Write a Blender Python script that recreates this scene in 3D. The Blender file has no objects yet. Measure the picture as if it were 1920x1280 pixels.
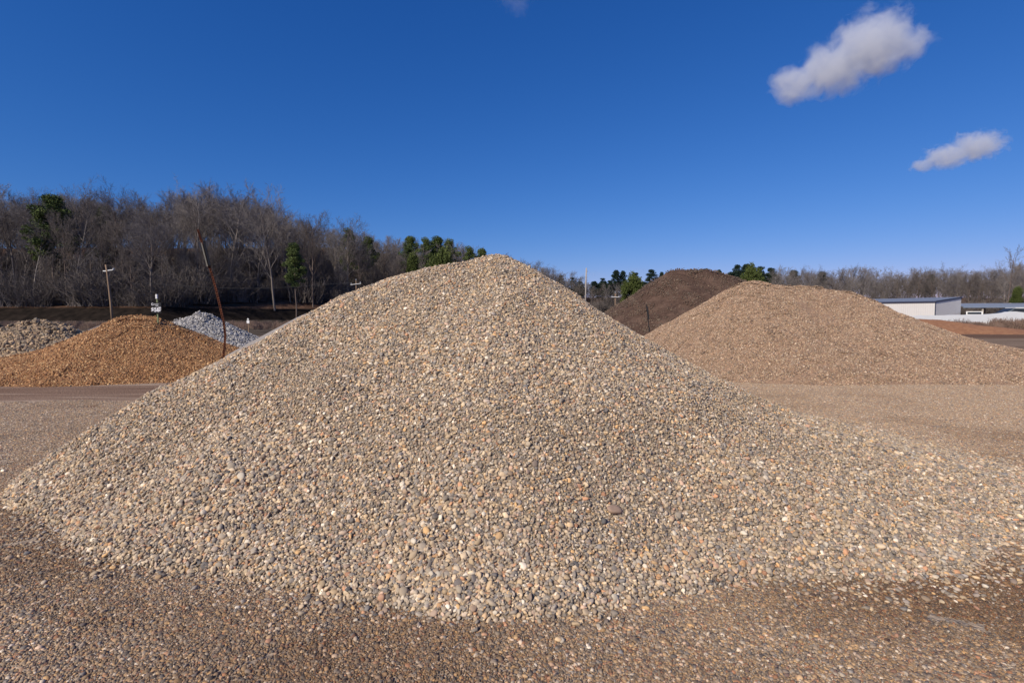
import bpy, bmesh, math, random
import numpy as np
from mathutils import Vector, Matrix
S = bpy.context.scene
R_ = math.radians
# ------------------------------------------------------------------ camera
CZ = 1.65
PIT = math.atan(52 / 960)
cam = bpy.data.objects.new("camera", bpy.data.cameras.new("camera"))
S.collection.objects.link(cam)
cam.location = (0, 0, CZ)
cam.rotation_euler = (math.pi / 2 - PIT, 0, 0)
cam.data.sensor_width = 36
cam.data.lens = 18
cam.data.clip_start = 0.05
cam.data.clip_end = 9000
S.camera = cam
# ------------------------------------------------------------------ light
SUN_EL, SUN_AZ = 36.0, 42.0      # sun stands behind the viewer's left shoulder
w = bpy.data.worlds.new("World"); S.world = w; w.use_nodes = True
nt = w.node_tree; nt.nodes.clear()
sky = nt.nodes.new("ShaderNodeTexSky"); sky.sky_type = 'NISHITA'; sky.sun_disc = False
sky.sun_elevation = R_(SUN_EL); sky.sun_rotation = R_(180 + SUN_AZ)
sky.altitude = 200; sky.air_density = 1.0; sky.dust_density = 0.0; sky.ozone_density = 7.0
# the polarised winter sky of the photograph: each colour channel of the Nishita sky gets its own contrast
bg = nt.nodes.new("ShaderNodeBackground"); bg.inputs['Strength'].default_value = 0.1
out = nt.nodes.new("ShaderNodeOutputWorld"); sp = nt.nodes.new("ShaderNodeSeparateColor"); cb = nt.nodes.new("ShaderNodeCombineColor")
nt.links.new(sky.outputs[0], sp.inputs[0])
for i_, (gain, pw) in enumerate(((1.36, 1.57), (0.72, 0.977), (0.97, 0.757))):
    m1 = nt.nodes.new("ShaderNodeMath"); m1.operation = 'MULTIPLY'; m1.inputs[1].default_value = 0.085
    m2 = nt.nodes.new("ShaderNodeMath"); m2.operation = 'POWER'; m2.inputs[1].default_value = pw
    m3 = nt.nodes.new("ShaderNodeMath"); m3.operation = 'MULTIPLY'; m3.inputs[1].default_value = gain / 0.1
    nt.links.new(sp.outputs[i_], m1.inputs[0]); nt.links.new(m1.outputs[0], m2.inputs[0]); nt.links.new(m2.outputs[0], m3.inputs[0]); nt.links.new(m3.outputs[0], cb.inputs[i_])
nt.links.new(cb.outputs[0], bg.inputs[0]); nt.links.new(bg.outputs[0], out.inputs[0])
sl = bpy.data.lights.new("sun", 'SUN'); sl.energy = 5.0; sl.angle = R_(0.53); sl.color = (1.0, 0.90, 0.755)
sun = bpy.data.objects.new("sun", sl); S.collection.objects.link(sun)
sd = Vector((-math.sin(R_(SUN_AZ)) * math.cos(R_(SUN_EL)), -math.cos(R_(SUN_AZ)) * math.cos(R_(SUN_EL)), math.sin(R_(SUN_EL))))
sun.rotation_euler = sd.to_track_quat('Z', 'Y').to_euler(); sun.location = (-20, -20, 30)
S.view_settings.view_transform = 'Standard'; S.view_settings.look = 'None'
S.view_settings.gamma = 1; S.view_settings.exposure = 0.0
S.cycles.max_bounces = 6; S.cycles.diffuse_bounces = 3; S.cycles.transparent_max_bounces = 8
S.cycles.volume_bounces = 3; S.cycles.volume_step_rate = 0.15; S.cycles.use_denoising = True

rng = np.random.default_rng(7)
random.seed(7)
COL = S.collection

# ------------------------------------------------------------------ helpers
def tag(o, label=None, cat=None, group=None, kind=None):
    if label: o["label"] = label
    if cat: o["category"] = cat
    if group: o["group"] = group
    if kind: o["kind"] = kind
    return o

def link(o, parent=None):
    COL.objects.link(o)
    if parent is not None: o.parent = parent
    return o

def np_mesh(name, v, faces, mat=None, smooth=False):
    """v (n,3); faces: (m,k) array or list of arrays of differing k"""
    me = bpy.data.meshes.new(name)
    fl = faces if isinstance(faces, list) else [faces]
    fl = [np.asarray(f, np.int32) for f in fl if len(f)]
    nl = sum(f.size for f in fl); nf = sum(len(f) for f in fl)
    me.vertices.add(len(v)); me.vertices.foreach_set("co", np.asarray(v, np.float32).ravel())
    me.loops.add(nl); me.polygons.add(nf)
    me.loops.foreach_set("vertex_index", np.concatenate([f.ravel() for f in fl]))
    tot = np.concatenate([np.full(len(f), f.shape[1], np.int32) for f in fl])
    st = np.concatenate([[0], np.cumsum(tot)[:-1]]).astype(np.int32)
    me.polygons.foreach_set("loop_start", st)
    me.polygons.foreach_set("use_smooth", np.full(nf, smooth))
    me.update(calc_edges=True); me.validate()
    if mat: me.materials.append(mat)
    return me

def fattr(me, name, arr, typ='FLOAT'):
    a = me.attributes.new(name, typ, 'POINT')
    a.data.foreach_set("value" if typ != 'FLOAT_VECTOR' else "vector", np.asarray(arr, np.float32).ravel())

class MB:
    """collects simple solids, builds ONE mesh object"""
    def __init__(s): s.bm = bmesh.new()
    def box(s, c, size, rz=0.0, rot=None, bev=0.0):
        m = Matrix.Translation(c) @ (rot if rot is not None else Matrix.Rotation(rz, 4, 'Z')) @ Matrix.Diagonal((*size, 1))
        g = bmesh.ops.create_cube(s.bm, size=1.0, matrix=m)
        if bev:
            es = list({e for v in g['verts'] for e in v.link_edges})
            bmesh.ops.bevel(s.bm, geom=es, offset=bev, segments=2, affect='EDGES')
        return s
    def tube(s, pts, rad, n=8, cap=True):
        pts = [Vector(p) for p in pts]; rad = rad if isinstance(rad, (list, tuple)) else [rad] * len(pts)
        rings = []
        for i, p in enumerate(pts):
            d = (pts[min(i + 1, len(pts) - 1)] - pts[max(i - 1, 0)]).normalized()
            a = d.cross(Vector((0, 1, 0.01))); a = a.normalized() if a.length > 1e-3 else Vector((1, 0, 0)); b = d.cross(a)
            rings.append([s.bm.verts.new(p + (a * math.cos(2 * math.pi * k / n) + b * math.sin(2 * math.pi * k / n)) * rad[i]) for k in range(n)])
        for i in range(len(rings) - 1):
            for k in range(n):
                s.bm.faces.new((rings[i][k], rings[i][(k + 1) % n], rings[i + 1][(k + 1) % n], rings[i + 1][k]))
        if cap:
            s.bm.faces.new(rings[0][::-1]); s.bm.faces.new(rings[-1])
        return s
    def prism(s, poly, vec):
        """poly: list of 3-D points; extruded by vec"""
        a = [s.bm.verts.new(p) for p in poly]; b = [s.bm.verts.new(Vector(p) + Vector(vec)) for p in poly]
        s.bm.faces.new(a[::-1]); s.bm.faces.new(b)
        for i in range(len(a)):
            j = (i + 1) % len(a); s.bm.faces.new((a[i], a[j], b[j], b[i]))
        return s
    def build(s, name, mat, parent=None, smooth=False):
        bmesh.ops.recalc_face_normals(s.bm, faces=s.bm.faces)
        me = bpy.data.meshes.new(name); s.bm.to_mesh(me); s.bm.free()
        if smooth:
            for p in me.polygons: p.use_smooth = True
        me.materials.append(mat)
        return link(bpy.data.objects.new(name, me), parent)

def empty(name, loc=(0, 0, 0), rz=0, label=None, cat=None, group=None):
    o = bpy.data.objects.new(name, None); o.location = loc; o.rotation_euler = (0, 0, rz); o.empty_display_size = 0.3
    link(o); tag(o, label, cat, group); return o

# ---- noise (numpy value noise, fbm)
_lat = np.random.default_rng(11).random((256, 256))
def vnoise(x, y, s=1.0, seed=0):
    x = np.asarray(x, float) / s + seed * 17.31 + 500; y = np.asarray(y, float) / s + seed * 9.77 + 500
    xi = np.floor(x).astype(int); yi = np.floor(y).astype(int); fx = x - xi; fy = y - yi
    fx = fx * fx * (3 - 2 * fx); fy = fy * fy * (3 - 2 * fy)
    L = lambda a, b: _lat[a % 256, b % 256]
    return (L(xi, yi) * (1 - fx) + L(xi + 1, yi) * fx) * (1 - fy) + (L(xi, yi + 1) * (1 - fx) + L(xi + 1, yi + 1) * fx) * fy - 0.5
def fbm(x, y, s, seed=0, o=4):
    return sum(vnoise(x, y, s / 2 ** k, seed + k) / 2 ** k for k in range(o))
def sstep(a, b, x):
    t = np.clip((x - a) / (b - a), 0, 1); return t * t * (3 - 2 * t)

# ------------------------------------------------------------------ materials
class NT:
    def __init__(s, name):
        s.m = bpy.data.materials.new(name); s.m.use_nodes = True; s.t = s.m.node_tree; s.t.nodes.clear()
        s.out = s.n("ShaderNodeOutputMaterial"); s.b = s.n("ShaderNodeBsdfPrincipled")
        s.l(s.b.outputs[0], s.out.inputs[0])
    def n(s, t, **k):
        x = s.t.nodes.new(t)
        for a, b in k.items(): setattr(x, a, b)
        return x
    def l(s, a, b): s.t.links.new(a, b)
    def set(s, inp, v):
        if hasattr(v, 'is_output') or isinstance(v, bpy.types.NodeSocket): s.l(v, inp)
        elif isinstance(v, (tuple, list)) and len(v) == 3 and inp.type == 'RGBA': inp.default_value = (*v, 1)
        else: inp.default_value = v
    def math(s, op, a, b=0.0, c=None, clamp=False):
        x = s.n("ShaderNodeMath", operation=op, use_clamp=clamp); s.set(x.inputs[0], a); s.set(x.inputs[1], b)
        if c is not None: s.set(x.inputs[2], c)
        return x.outputs[0]
    def mix(s, f, a, b, mode='MIX'):
        x = s.n("ShaderNodeMix", data_type='RGBA', blend_type=mode); s.set(x.inputs[0], f)
        s.set(x.inputs[6], a); s.set(x.inputs[7], b); return x.outputs[2]
    def ramp(s, f, stops, interp='LINEAR'):
        x = s.n("ShaderNodeValToRGB"); x.color_ramp.interpolation = interp; e = x.color_ramp.elements
        while len(e) < len(stops): e.new(0.5)
        for i, (p, c) in enumerate(stops):
            e[i].position = p; e[i].color = (*c, 1) if isinstance(c, (tuple, list)) else (c, c, c, 1)
        s.set(x.inputs[0], f); return x.outputs[0]
    def noise(s, vec, scale, detail=4, rough=0.55, dist=0.0):
        x = s.n("ShaderNodeTexNoise"); s.set(x.inputs['Vector'], vec); x.inputs['Scale'].default_value = scale
        x.inputs['Detail'].default_value = detail; x.inputs['Roughness'].default_value = rough; x.inputs['Distortion'].default_value = dist
        return x.outputs['Fac']
    def vor(s, vec, scale, feature='F1'):
        x = s.n("ShaderNodeTexVoronoi", feature=feature); s.set(x.inputs['Vector'], vec); x.inputs['Scale'].default_value = scale; return x
    def map(s, vec, scale=(1, 1, 1), rot=(0, 0, 0)):
        x = s.n("ShaderNodeMapping"); s.set(x.inputs[0], vec); x.inputs['Scale'].default_value = scale; x.inputs['Rotation'].default_value = rot
        return x.outputs[0]
    def obj(s): return s.n("ShaderNodeTexCoord").outputs['Object']
    def pos(s): return s.n("ShaderNodeNewGeometry").outputs['Position']
    def attr(s, name, typ='GEOMETRY'):
        x = s.n("ShaderNodeAttribute", attribute_type=typ, attribute_name=name); return x
    def bump(s, h, strength=0.5, dist=0.01):
        x = s.n("ShaderNodeBump"); s.set(x.inputs['Height'], h); x.inputs['Strength'].default_value = strength; x.inputs['Distance'].default_value = dist
        s.l(x.outputs[0], s.b.inputs['Normal'])
    def fin(s, col, rough=0.8, spec=0.3, metal=0.0):
        s.set(s.b.inputs['Base Color'], col); s.set(s.b.inputs['Roughness'], rough)
        s.b.inputs['Specular IOR Level'].default_value = spec; s.b.inputs['Metallic'].default_value = metal
        return s.m

def simple(name, col, rough=0.7, var=0.15, scale=3.0, metal=0.0, spec=0.3):
    m = NT(name); f = m.noise(m.obj(), scale, 5)
    c = m.mix(f, tuple(x * (1 - var) for x in col), tuple(min(1, x * (1 + var)) for x in col))
    return m.fin(c, rough, spec, metal)

def stone_mat(name, stops, damp=(0.40, 0.31, 0.23), jit=0.7, rough=0.78, grain=60, dust=0.30):
    """every stone takes its own colour from the palette by its own random number"""
    m = NT(name)
    v = m.math('FRACT', m.math('ADD', m.attr('scol').outputs['Fac'], m.attr('rnd', 'INSTANCER').outputs['Fac']))
    c = m.ramp(v, stops, 'LINEAR')
    v2 = m.math('FRACT', m.math('MULTIPLY', v, 37.7))
    val = m.math('MULTIPLY_ADD', v2, jit, 1.0 - jit * 0.5)
    hv = m.n("ShaderNodeHueSaturation"); m.l(c, hv.inputs['Color']); m.l(val, hv.inputs['Value'])
    fine = m.noise(m.obj(), grain, 3)
    c = m.mix(m.math('MULTIPLY', fine, dust), hv.outputs[0], (0.42, 0.34, 0.25))
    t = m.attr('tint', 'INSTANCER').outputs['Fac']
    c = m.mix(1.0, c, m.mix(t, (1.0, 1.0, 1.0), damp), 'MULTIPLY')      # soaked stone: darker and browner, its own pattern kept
    return m.fin(c, m.math('MULTIPLY_ADD', t, -0.12, rough), 0.28)

PAL_MAIN = [(0.0, (0.38, 0.30, 0.205)), (0.10, (0.55, 0.40, 0.235)), (0.20, (0.32, 0.275, 0.22)), (0.30, (0.17, 0.15, 0.135)),
            (0.38, (0.47, 0.39, 0.29)), (0.46, (0.29, 0.205, 0.14)), (0.56, (0.64, 0.50, 0.33)), (0.64, (0.095, 0.10, 0.11)),
            (0.71, (0.42, 0.29, 0.20)), (0.78, (0.26, 0.25, 0.24)), (0.84, (0.58, 0.36, 0.16)), (0.88, (0.43, 0.21, 0.12)),
            (0.93, (0.74, 0.66, 0.53)), (1.0, (0.33, 0.27, 0.20))]
M_MAIN = stone_mat("river_stone", [(p_, tuple(min(0.8, a_ * b_) for a_, b_ in zip(c_, (1.02, 1.00, 0.975)))) for p_, c_ in PAL_MAIN], jit=0.72, dust=0.20)
PAL_GR = [(0.0, (0.27, 0.195, 0.125)), (0.13, (0.44, 0.295, 0.16)), (0.26, (0.13, 0.115, 0.105)), (0.40, (0.33, 0.25, 0.17)),
          (0.52, (0.19, 0.18, 0.17)), (0.63, (0.50, 0.32, 0.15)), (0.73, (0.085, 0.085, 0.095)), (0.83, (0.36, 0.17, 0.085)),
          (0.92, (0.66, 0.58, 0.46)), (1.0, (0.21, 0.155, 0.11))]
M_GR = stone_mat("packed_stone", [(p_, tuple(min(0.8, a_ * b_) for a_, b_ in zip(c_, (1.12, 1.08, 1.04)))) for p_, c_ in PAL_GR], damp=(0.50, 0.425, 0.36), dust=0.20)
M_TAN = stone_mat("tan_pebble", dust=0.08, stops=[(0.0, (0.30, 0.18, 0.115)), (0.2, (0.39, 0.25, 0.158)), (0.4, (0.18, 0.12, 0.08)), (0.55, (0.44, 0.31, 0.19)),
                                 (0.7, (0.26, 0.175, 0.13)), (0.82, (0.15, 0.11, 0.09)), (0.93, (0.58, 0.45, 0.32)), (1.0, (0.31, 0.185, 0.115))])
M_ORG = stone_mat("orange_chert", dust=0.1, stops=[(0.0, (0.26, 0.125, 0.052)), (0.25, (0.36, 0.182, 0.080)), (0.45, (0.14, 0.062, 0.029)), (0.6, (0.44, 0.232, 0.10)),
                                   (0.75, (0.30, 0.14, 0.045)), (0.92, (0.66, 0.44, 0.22)), (1.0, (0.38, 0.16, 0.05))])
M_RCK = stone_mat("grey_rock", dust=0.15, stops=[(0.0, (0.25, 0.175, 0.115)), (0.25, (0.46, 0.32, 0.19)), (0.5, (0.08, 0.07, 0.06)), (0.7, (0.33, 0.235, 0.15)),
                                (0.88, (0.36, 0.26, 0.15)), (1.0, (0.19, 0.18, 0.17))])
M_LIM = stone_mat("blue_grey_crushed_stone", [(0.0, (0.27, 0.275, 0.285)), (0.3, (0.38, 0.37, 0.36)), (0.55, (0.20, 0.205, 0.22)), (0.8, (0.46, 0.44, 0.42)),
                                              (1.0, (0.33, 0.335, 0.345))])
M_BLK = stone_mat("black_mulch", [(0.0, (0.008, 0.008, 0.009)), (0.5, (0.02, 0.019, 0.018)), (1.0, (0.012, 0.012, 0.012))])
M_DRT = stone_mat("brown_clod", [(0.0, (0.055, 0.032, 0.024)), (0.4, (0.085, 0.05, 0.036)), (0.7, (0.04, 0.026, 0.021)), (0.93, (0.14, 0.09, 0.06)),
                                 (1.0, (0.06, 0.036, 0.027))])

def heap_mat(name, c1, c2, scale, bumpd=0.02, patch=None):
    m = NT(name); p = m.obj(); v = m.vor(p, scale); f = m.noise(p, 0.9, 5)
    c = m.mix(m.math('MULTIPLY', m.n("ShaderNodeSeparateColor").outputs[0], 1.0), c1, c2)
    sc = m.n("ShaderNodeSeparateColor"); m.l(v.outputs['Color'], sc.inputs[0])
    c = m.mix(sc.outputs[0], c1, c2)
    if patch: c = m.mix(m.ramp(f, [(0.5, 0.0), (0.66, 1.0)]), c, patch)
    m.bump(v.outputs['Distance'], 0.6, bumpd)
    return m.fin(c, 0.9, 0.15)
M_CORE = heap_mat("packed_fines", (0.16, 0.125, 0.09), (0.30, 0.235, 0.17), 60)
M_TANC = heap_mat("tan_fines", (0.20, 0.13, 0.09), (0.38, 0.25, 0.16), 40)
M_ORGC = heap_mat("orange_fines", (0.16, 0.08, 0.035), (0.30, 0.15, 0.06), 30)
M_RCKC = heap_mat("dark_rock_fines", (0.08, 0.075, 0.07), (0.17, 0.15, 0.13), 14)
M_LIMC = heap_mat("grey_stone_fines", (0.17, 0.175, 0.19), (0.33, 0.33, 0.34), 20)
M_SAND = heap_mat("grey_sand", (0.15, 0.125, 0.115), (0.20, 0.165, 0.15), 90, 0.004)
M_PALE = heap_mat("pale_screenings", (0.25, 0.225, 0.205), (0.31, 0.28, 0.255), 90, 0.004)
M_BLKC = heap_mat("black_mulch_fines", (0.006, 0.006, 0.007), (0.015, 0.014, 0.014), 20)
M_RED = heap_mat("red_clay", (0.25, 0.12, 0.065), (0.33, 0.17, 0.09), 5, 0.03)
M_MND = heap_mat("brown_soil", (0.056, 0.034, 0.025), (0.098, 0.060, 0.043), 9, 0.06, patch=(0.125, 0.078, 0.056))

# ------------------------------------------------------------------ pile shapes
NA = 16
FIT = np.array([6.755, -0.149, 2.478, 5.5, 4.9, 4.711, 4.745, 4.772, 4.807, 4.84, 4.85, 4.80, 4.98, 4.437, 4.043, 4.096,
                4.042, 4.9, 6.1, 1.65, 1.253, 1.2, 1.161, 1.126, 1.084, 1.027, 0.94, 0.8, 0.8, 0.973, 1.046, 1.09, 1.117, 1.36, 1.85])
def pint(v, a):
    k = (a % (2 * np.pi)) / (2 * np.pi) * NA; i = np.floor(k).astype(int); f = k - i; f = f * f * (3 - 2 * f)
    return v[i % NA] * (1 - f) + v[(i + 1) % NA] * f
def main_h(x, y):
    dx = x - FIT[1]; dy = y - FIT[0]; r = np.hypot(dx, dy); a = np.arctan2(dy, dx)
    rr = r * (1 + 0.03 * fbm(np.cos(a) * 2, np.sin(a) * 2, 0.55, 3, 3))
    t = np.clip(rr / pint(FIT[3:19], a), 0, 1.0); tt = np.clip(np.sqrt(t * t + 0.0007) - 0.0265 * (1 - t), 0, 1)
    h = FIT[2] * (1 - tt) ** pint(FIT[19:35], a)
    h = h + 0.15 * np.exp(-(((x + 1.75) / 0.8) ** 2 + ((y - 6.6) / 0.8) ** 2)) + 0.10 * np.exp(-(((x + 3.2) / 0.9) ** 2 + ((y - 6.2) / 1.0) ** 2)) - 0.05 * np.exp(-(r / 0.5) ** 2)
    k = sstep(0.0, 0.25, h)
    h = h + k * (0.13 * fbm(x, y, 1.6, 5, 3) * sstep(0.2, 1.2, r) + 0.05 * fbm(x, y, 0.35, 9, 2))
    # a slumped shelf low on the front, then the steeper toe
    h = h + 0.07 * np.exp(-((r - 2.75) / 0.35) ** 2) * sstep(0.2, -0.9, dy) * sstep(2.4, 0.8, np.abs(dx - 0.1))
    return h - 0.06 * sstep(0.97, 1.02, rr / pint(FIT[3:19], a))

def ridge_h(pts, a=1.05, seed=0, rough=0.08, soft=0.05):
    P = []
    for i in range(len(pts) - 1):
        for k in range(8):
            f = k / 8; P.append([u * (1 - f) + v * f for u, v in zip(pts[i], pts[i + 1])])
    P.append(list(pts[-1]))
    def f(x, y):
        h = np.full(np.shape(x), -1.0)
        for (cx, cy, hh, rr) in P:
            t = np.hypot(x - cx, y - cy) / rr
            tt = np.sqrt(t * t + soft * soft) - soft * (1 - t); hk = hh * np.where(tt < 1, np.clip(1 - tt, 0, 1) ** a, (1 - tt) * 0.4)
            h = np.maximum(h, hk)
        k = sstep(0, 0.3, h)
        return h + k * (rough * 1.6 * fbm(x, y, 1.8, seed, 3) + rough * 0.6 * fbm(x, y, 0.5, seed + 5, 2)) - 0.01
    f.box = (min(p[0] - p[3] for p in P) - 0.3, max(p[0] + p[3] for p in P) + 0.3, min(p[1] - p[3] for p in P) - 0.3, max(p[1] + p[3] for p in P) + 0.3)
    return f
main_h.box = (-6.2, 6.4, 2.0, 12.2)

def terrain(x, y):
    """the yard is level; a dark bank and the wooded hill rise beyond it"""
    x = np.asarray(x, float); y = np.asarray(y, float)
    h = 0.015 * fbm(x, y, 2.2, 21, 3) * sstep(1.0, 4, y)
    edge = 80 + np.clip(x + 60, 0, 200) * 1.1                       # foot of the bank, further off to the right
    left = sstep(20, -25, x)
    bank = 3.0 * sstep(0, 7, y - edge) * left
    hill = (np.clip(y - edge - 8, 0, 80) * 0.25) * left
    back = 10.0 * sstep(168, 270, y) * (1 - left)
    return h + bank + hill + back + 0.5 * fbm(x, y, 25, 30, 3) * sstep(60, 110, y)

def heap_object(name, hf, mat, res, parent=None, above=-0.05):
    x0, x1, y0, y1 = hf.box; nx = int((x1 - x0) / res) + 1; ny = int((y1 - y0) / res) + 1
    X, Y = np.meshgrid(np.linspace(x0, x1, nx), np.linspace(y0, y1, ny)); Z = hf(X, Y)
    if name != "x": Z = Z + np.where(Z > -0.02, 0, -0.1)
    v = np.stack([X, Y, Z], -1).reshape(-1, 3)
    i = np.arange(nx * ny).reshape(ny, nx); q = np.stack([i[:-1, :-1], i[:-1, 1:], i[1:, 1:], i[1:, :-1]], -1).reshape(-1, 4)
    keep = (Z.ravel()[q] > above).any(1); q = q[keep]
    used = np.unique(q); mp = np.full(len(v), -1); mp[used] = np.arange(len(used))
    me = np_mesh(name, v[used], mp[q], mat, True)
    return link(bpy.data.objects.new(name, me), parent)

# ------------------------------------------------------------------ stones and scattering
def ico(sub):
    bm = bmesh.new(); bmesh.ops.create_icosphere(bm, subdivisions=sub, radius=1.0)
    v = np.array([p.co[:] for p in bm.verts]); f = np.array([[q.index for q in p.verts] for p in bm.faces]); bm.free(); return v, f
ICO1, ICO2 = ico(1), ico(2)
def stone_verts(base, g, angular=0.0, chunk=False):
    v = base[0].copy()
    sg = np.sign(v); pw = g.uniform(0.72, 1.0); v = sg * np.abs(v) ** pw; v /= np.linalg.norm(v, axis=1).mean()
    for _ in range(6):                                             # a few flats and swellings
        d = g.normal(size=3); d /= np.linalg.norm(d); c = v @ d; lim = g.uniform(0.55, 0.9)
        v -= np.outer(np.clip(c - lim, 0, 9), d) * 0.85
    v *= 1 + g.normal(0, 0.05 + angular, (len(v), 1))
    ax = np.array([1.0, g.uniform(0.75, 0.95), g.uniform(0.6, 0.85)]) if chunk else np.array([1.0, g.uniform(0.58, 0.92), g.uniform(0.36, 0.7)])
    return v * ax
def rot_mats(n, g, tilt, nrm=None):
    """random yaw, tilt about the surface normal"""
    yaw = g.uniform(0, 2 * np.pi, n); z = np.zeros((n, 3)); z[:, 2] = 1
    if nrm is not None: z = nrm.copy()
    z = z + g.normal(0, tilt, (n, 3)); z /= np.linalg.norm(z, axis=1, keepdims=True)
    a = np.stack([np.cos(yaw), np.sin(yaw), np.zeros(n)], 1); y = np.cross(z, a); y /= np.linalg.norm(y, axis=1, keepdims=True) + 1e-9
    x = np.cross(y, z); return np.stack([x, y, z], -1)             # columns
def mat_euler(M):
    sy = np.hypot(M[:, 0, 0], M[:, 1, 0])
    return np.stack([np.arctan2(M[:, 2, 1], M[:, 2, 2]), np.arctan2(-M[:, 2, 0], sy), np.arctan2(M[:, 1, 0], M[:, 0, 0])], 1)

def proto_single(mat, n=10, seed=1, angular=0.0, smooth=True):
    g = np.random.default_rng(seed); c = bpy.data.collections.new("stones")
    for k in range(n):
        me = np_mesh("stone", stone_verts(ICO2, g, angular + 0.035), ICO2[1], mat, smooth); fattr(me, 'scol', np.zeros(len(me.vertices)))
        c.objects.link(bpy.data.objects.new("stone_%02d" % k, me))
    return c
def proto_cluster(mat, rad, size, spacing, n=4, seed=1, angular=0.0, smooth=True, lift=0.2, sink=0.0, base=None, tilt=0.35, maxsize=2.4, sig=0.33, chunk=True):
    """a disc of closely set stones; size = mean half length"""
    g = np.random.default_rng(seed); c = bpy.data.collections.new("stones"); B = base or ICO1
    for k in range(n):
        gx = np.arange(-rad, rad + spacing, spacing); X, Y = np.meshgrid(gx, gx); X = X.ravel() + g.uniform(-.45, .45, X.size) * spacing; Y = Y.ravel() + g.uniform(-.45, .45, Y.size) * spacing
        keep = X * X + Y * Y < rad * rad * g.uniform(0.8, 1.05, X.size); X, Y = X[keep], Y[keep]; m = len(X)
        sz = size * np.clip(g.lognormal(0, sig, m), 0.45, maxsize); Z = g.uniform(-1, 1, m) * size * lift - sz * sink
        M = rot_mats(m, g, tilt); vs = []; lib = [stone_verts(B, g, angular, chunk) for _ in range(14)]
        pick = g.integers(0, 14, m)
        V = np.stack(lib)[pick] * sz[:, None, None]
        V = np.einsum('nij,nkj->nki', M, V) + np.stack([X, Y, Z], 1)[:, None, :]
        F = (B[1][None] + (np.arange(m) * len(B[0]))[:, None, None]).reshape(-1, 3)
        me = np_mesh("stones", V.reshape(-1, 3), F, mat, smooth); fattr(me, 'scol', np.repeat(g.random(m), len(B[0])))
        c.objects.link(bpy.data.objects.new("stones_%02d" % k, me))
    return c

def scatter(name, coll, P, eul, scl, parent=None, rnd=None, tint=None, npick=None):
    n = len(P); me = bpy.data.meshes.new(name); me.vertices.add(n); me.vertices.foreach_set("co", P.astype(np.float32).ravel())
    g = np.random.default_rng(n)
    fattr(me, 'eul', eul, 'FLOAT_VECTOR'); fattr(me, 'scl', scl if scl.ndim == 2 else np.repeat(scl[:, None], 3, 1), 'FLOAT_VECTOR')
    fattr(me, 'rnd', g.random(n) if rnd is None else rnd); fattr(me, 'tint', np.zeros(n) if tint is None else tint)
    a = me.attributes.new('pick', 'INT', 'POINT'); a.data.foreach_set('value', g.integers(0, npick or len(coll.objects), n).astype(np.int32))
    o = link(bpy.data.objects.new(name, me), parent)
    ng = bpy.data.node_groups.new("scatter", 'GeometryNodeTree')
    ng.interface.new_socket("Geometry", in_out='INPUT', socket_type='NodeSocketGeometry'); ng.interface.new_socket("Geometry", in_out='OUTPUT', socket_type='NodeSocketGeometry')
    N = ng.nodes.new; L = ng.links.new
    gi, go = N("NodeGroupInput"), N("NodeGroupOutput"); mp = N("GeometryNodeMeshToPoints"); ip = N("GeometryNodeInstanceOnPoints"); ci = N("GeometryNodeCollectionInfo")
    ci.inputs['Collection'].default_value = coll; ci.inputs['Separate Children'].default_value = True; ci.inputs['Reset Children'].default_value = True
    def na(nm, t):
        x = N("GeometryNodeInputNamedAttribute"); x.data_type = t; x.inputs['Name'].default_value = nm; return [s for s in x.outputs if s.enabled and s.name == 'Attribute'][0]
    er = N("FunctionNodeEulerToRotation"); L(na('eul', 'FLOAT_VECTOR'), er.inputs[0])
    L(gi.outputs[0], mp.inputs['Mesh']); L(mp.outputs[0], ip.inputs['Points']); L(ci.outputs[0], ip.inputs['Instance'])
    ip.inputs['Pick Instance'].default_value = True; L(na('pick', 'INT'), ip.inputs['Instance Index']); L(er.outputs[0], ip.inputs['Rotation']); L(na('scl', 'FLOAT_VECTOR'), ip.inputs['Scale'])
    L(ip.outputs[0], go.inputs[0])
    md = o.modifiers.new("scatter", 'NODES'); md.node_group = ng
    tag(o, kind="stuff"); return o

def surf_pts(hf, spacing, g, cond=None, zmin=0.02):
    x0, x1, y0, y1 = hf.box; X, Y = np.meshgrid(np.arange(x0, x1, spacing), np.arange(y0, y1, spacing)); X = X + (np.arange(X.shape[0]) % 2)[:, None] * spacing * .5
    X = X.ravel() + g.uniform(-.42, .42, X.size) * spacing; Y = Y.ravel() + g.uniform(-.42, .42, Y.size) * spacing
    Z = hf(X, Y); k = Z > zmin
    if cond is not None: k &= cond(X, Y, Z)
    X, Y, Z = X[k], Y[k], Z[k]; e = max(0.03, spacing * 0.6)
    n = np.stack([-(hf(X + e, Y) - hf(X - e, Y)) / (2 * e), -(hf(X, Y + e) - hf(X, Y - e)) / (2 * e), np.ones(len(X))], 1); n /= np.linalg.norm(n, axis=1, keepdims=True)
    return np.stack([X, Y, Z], 1), n

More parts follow.
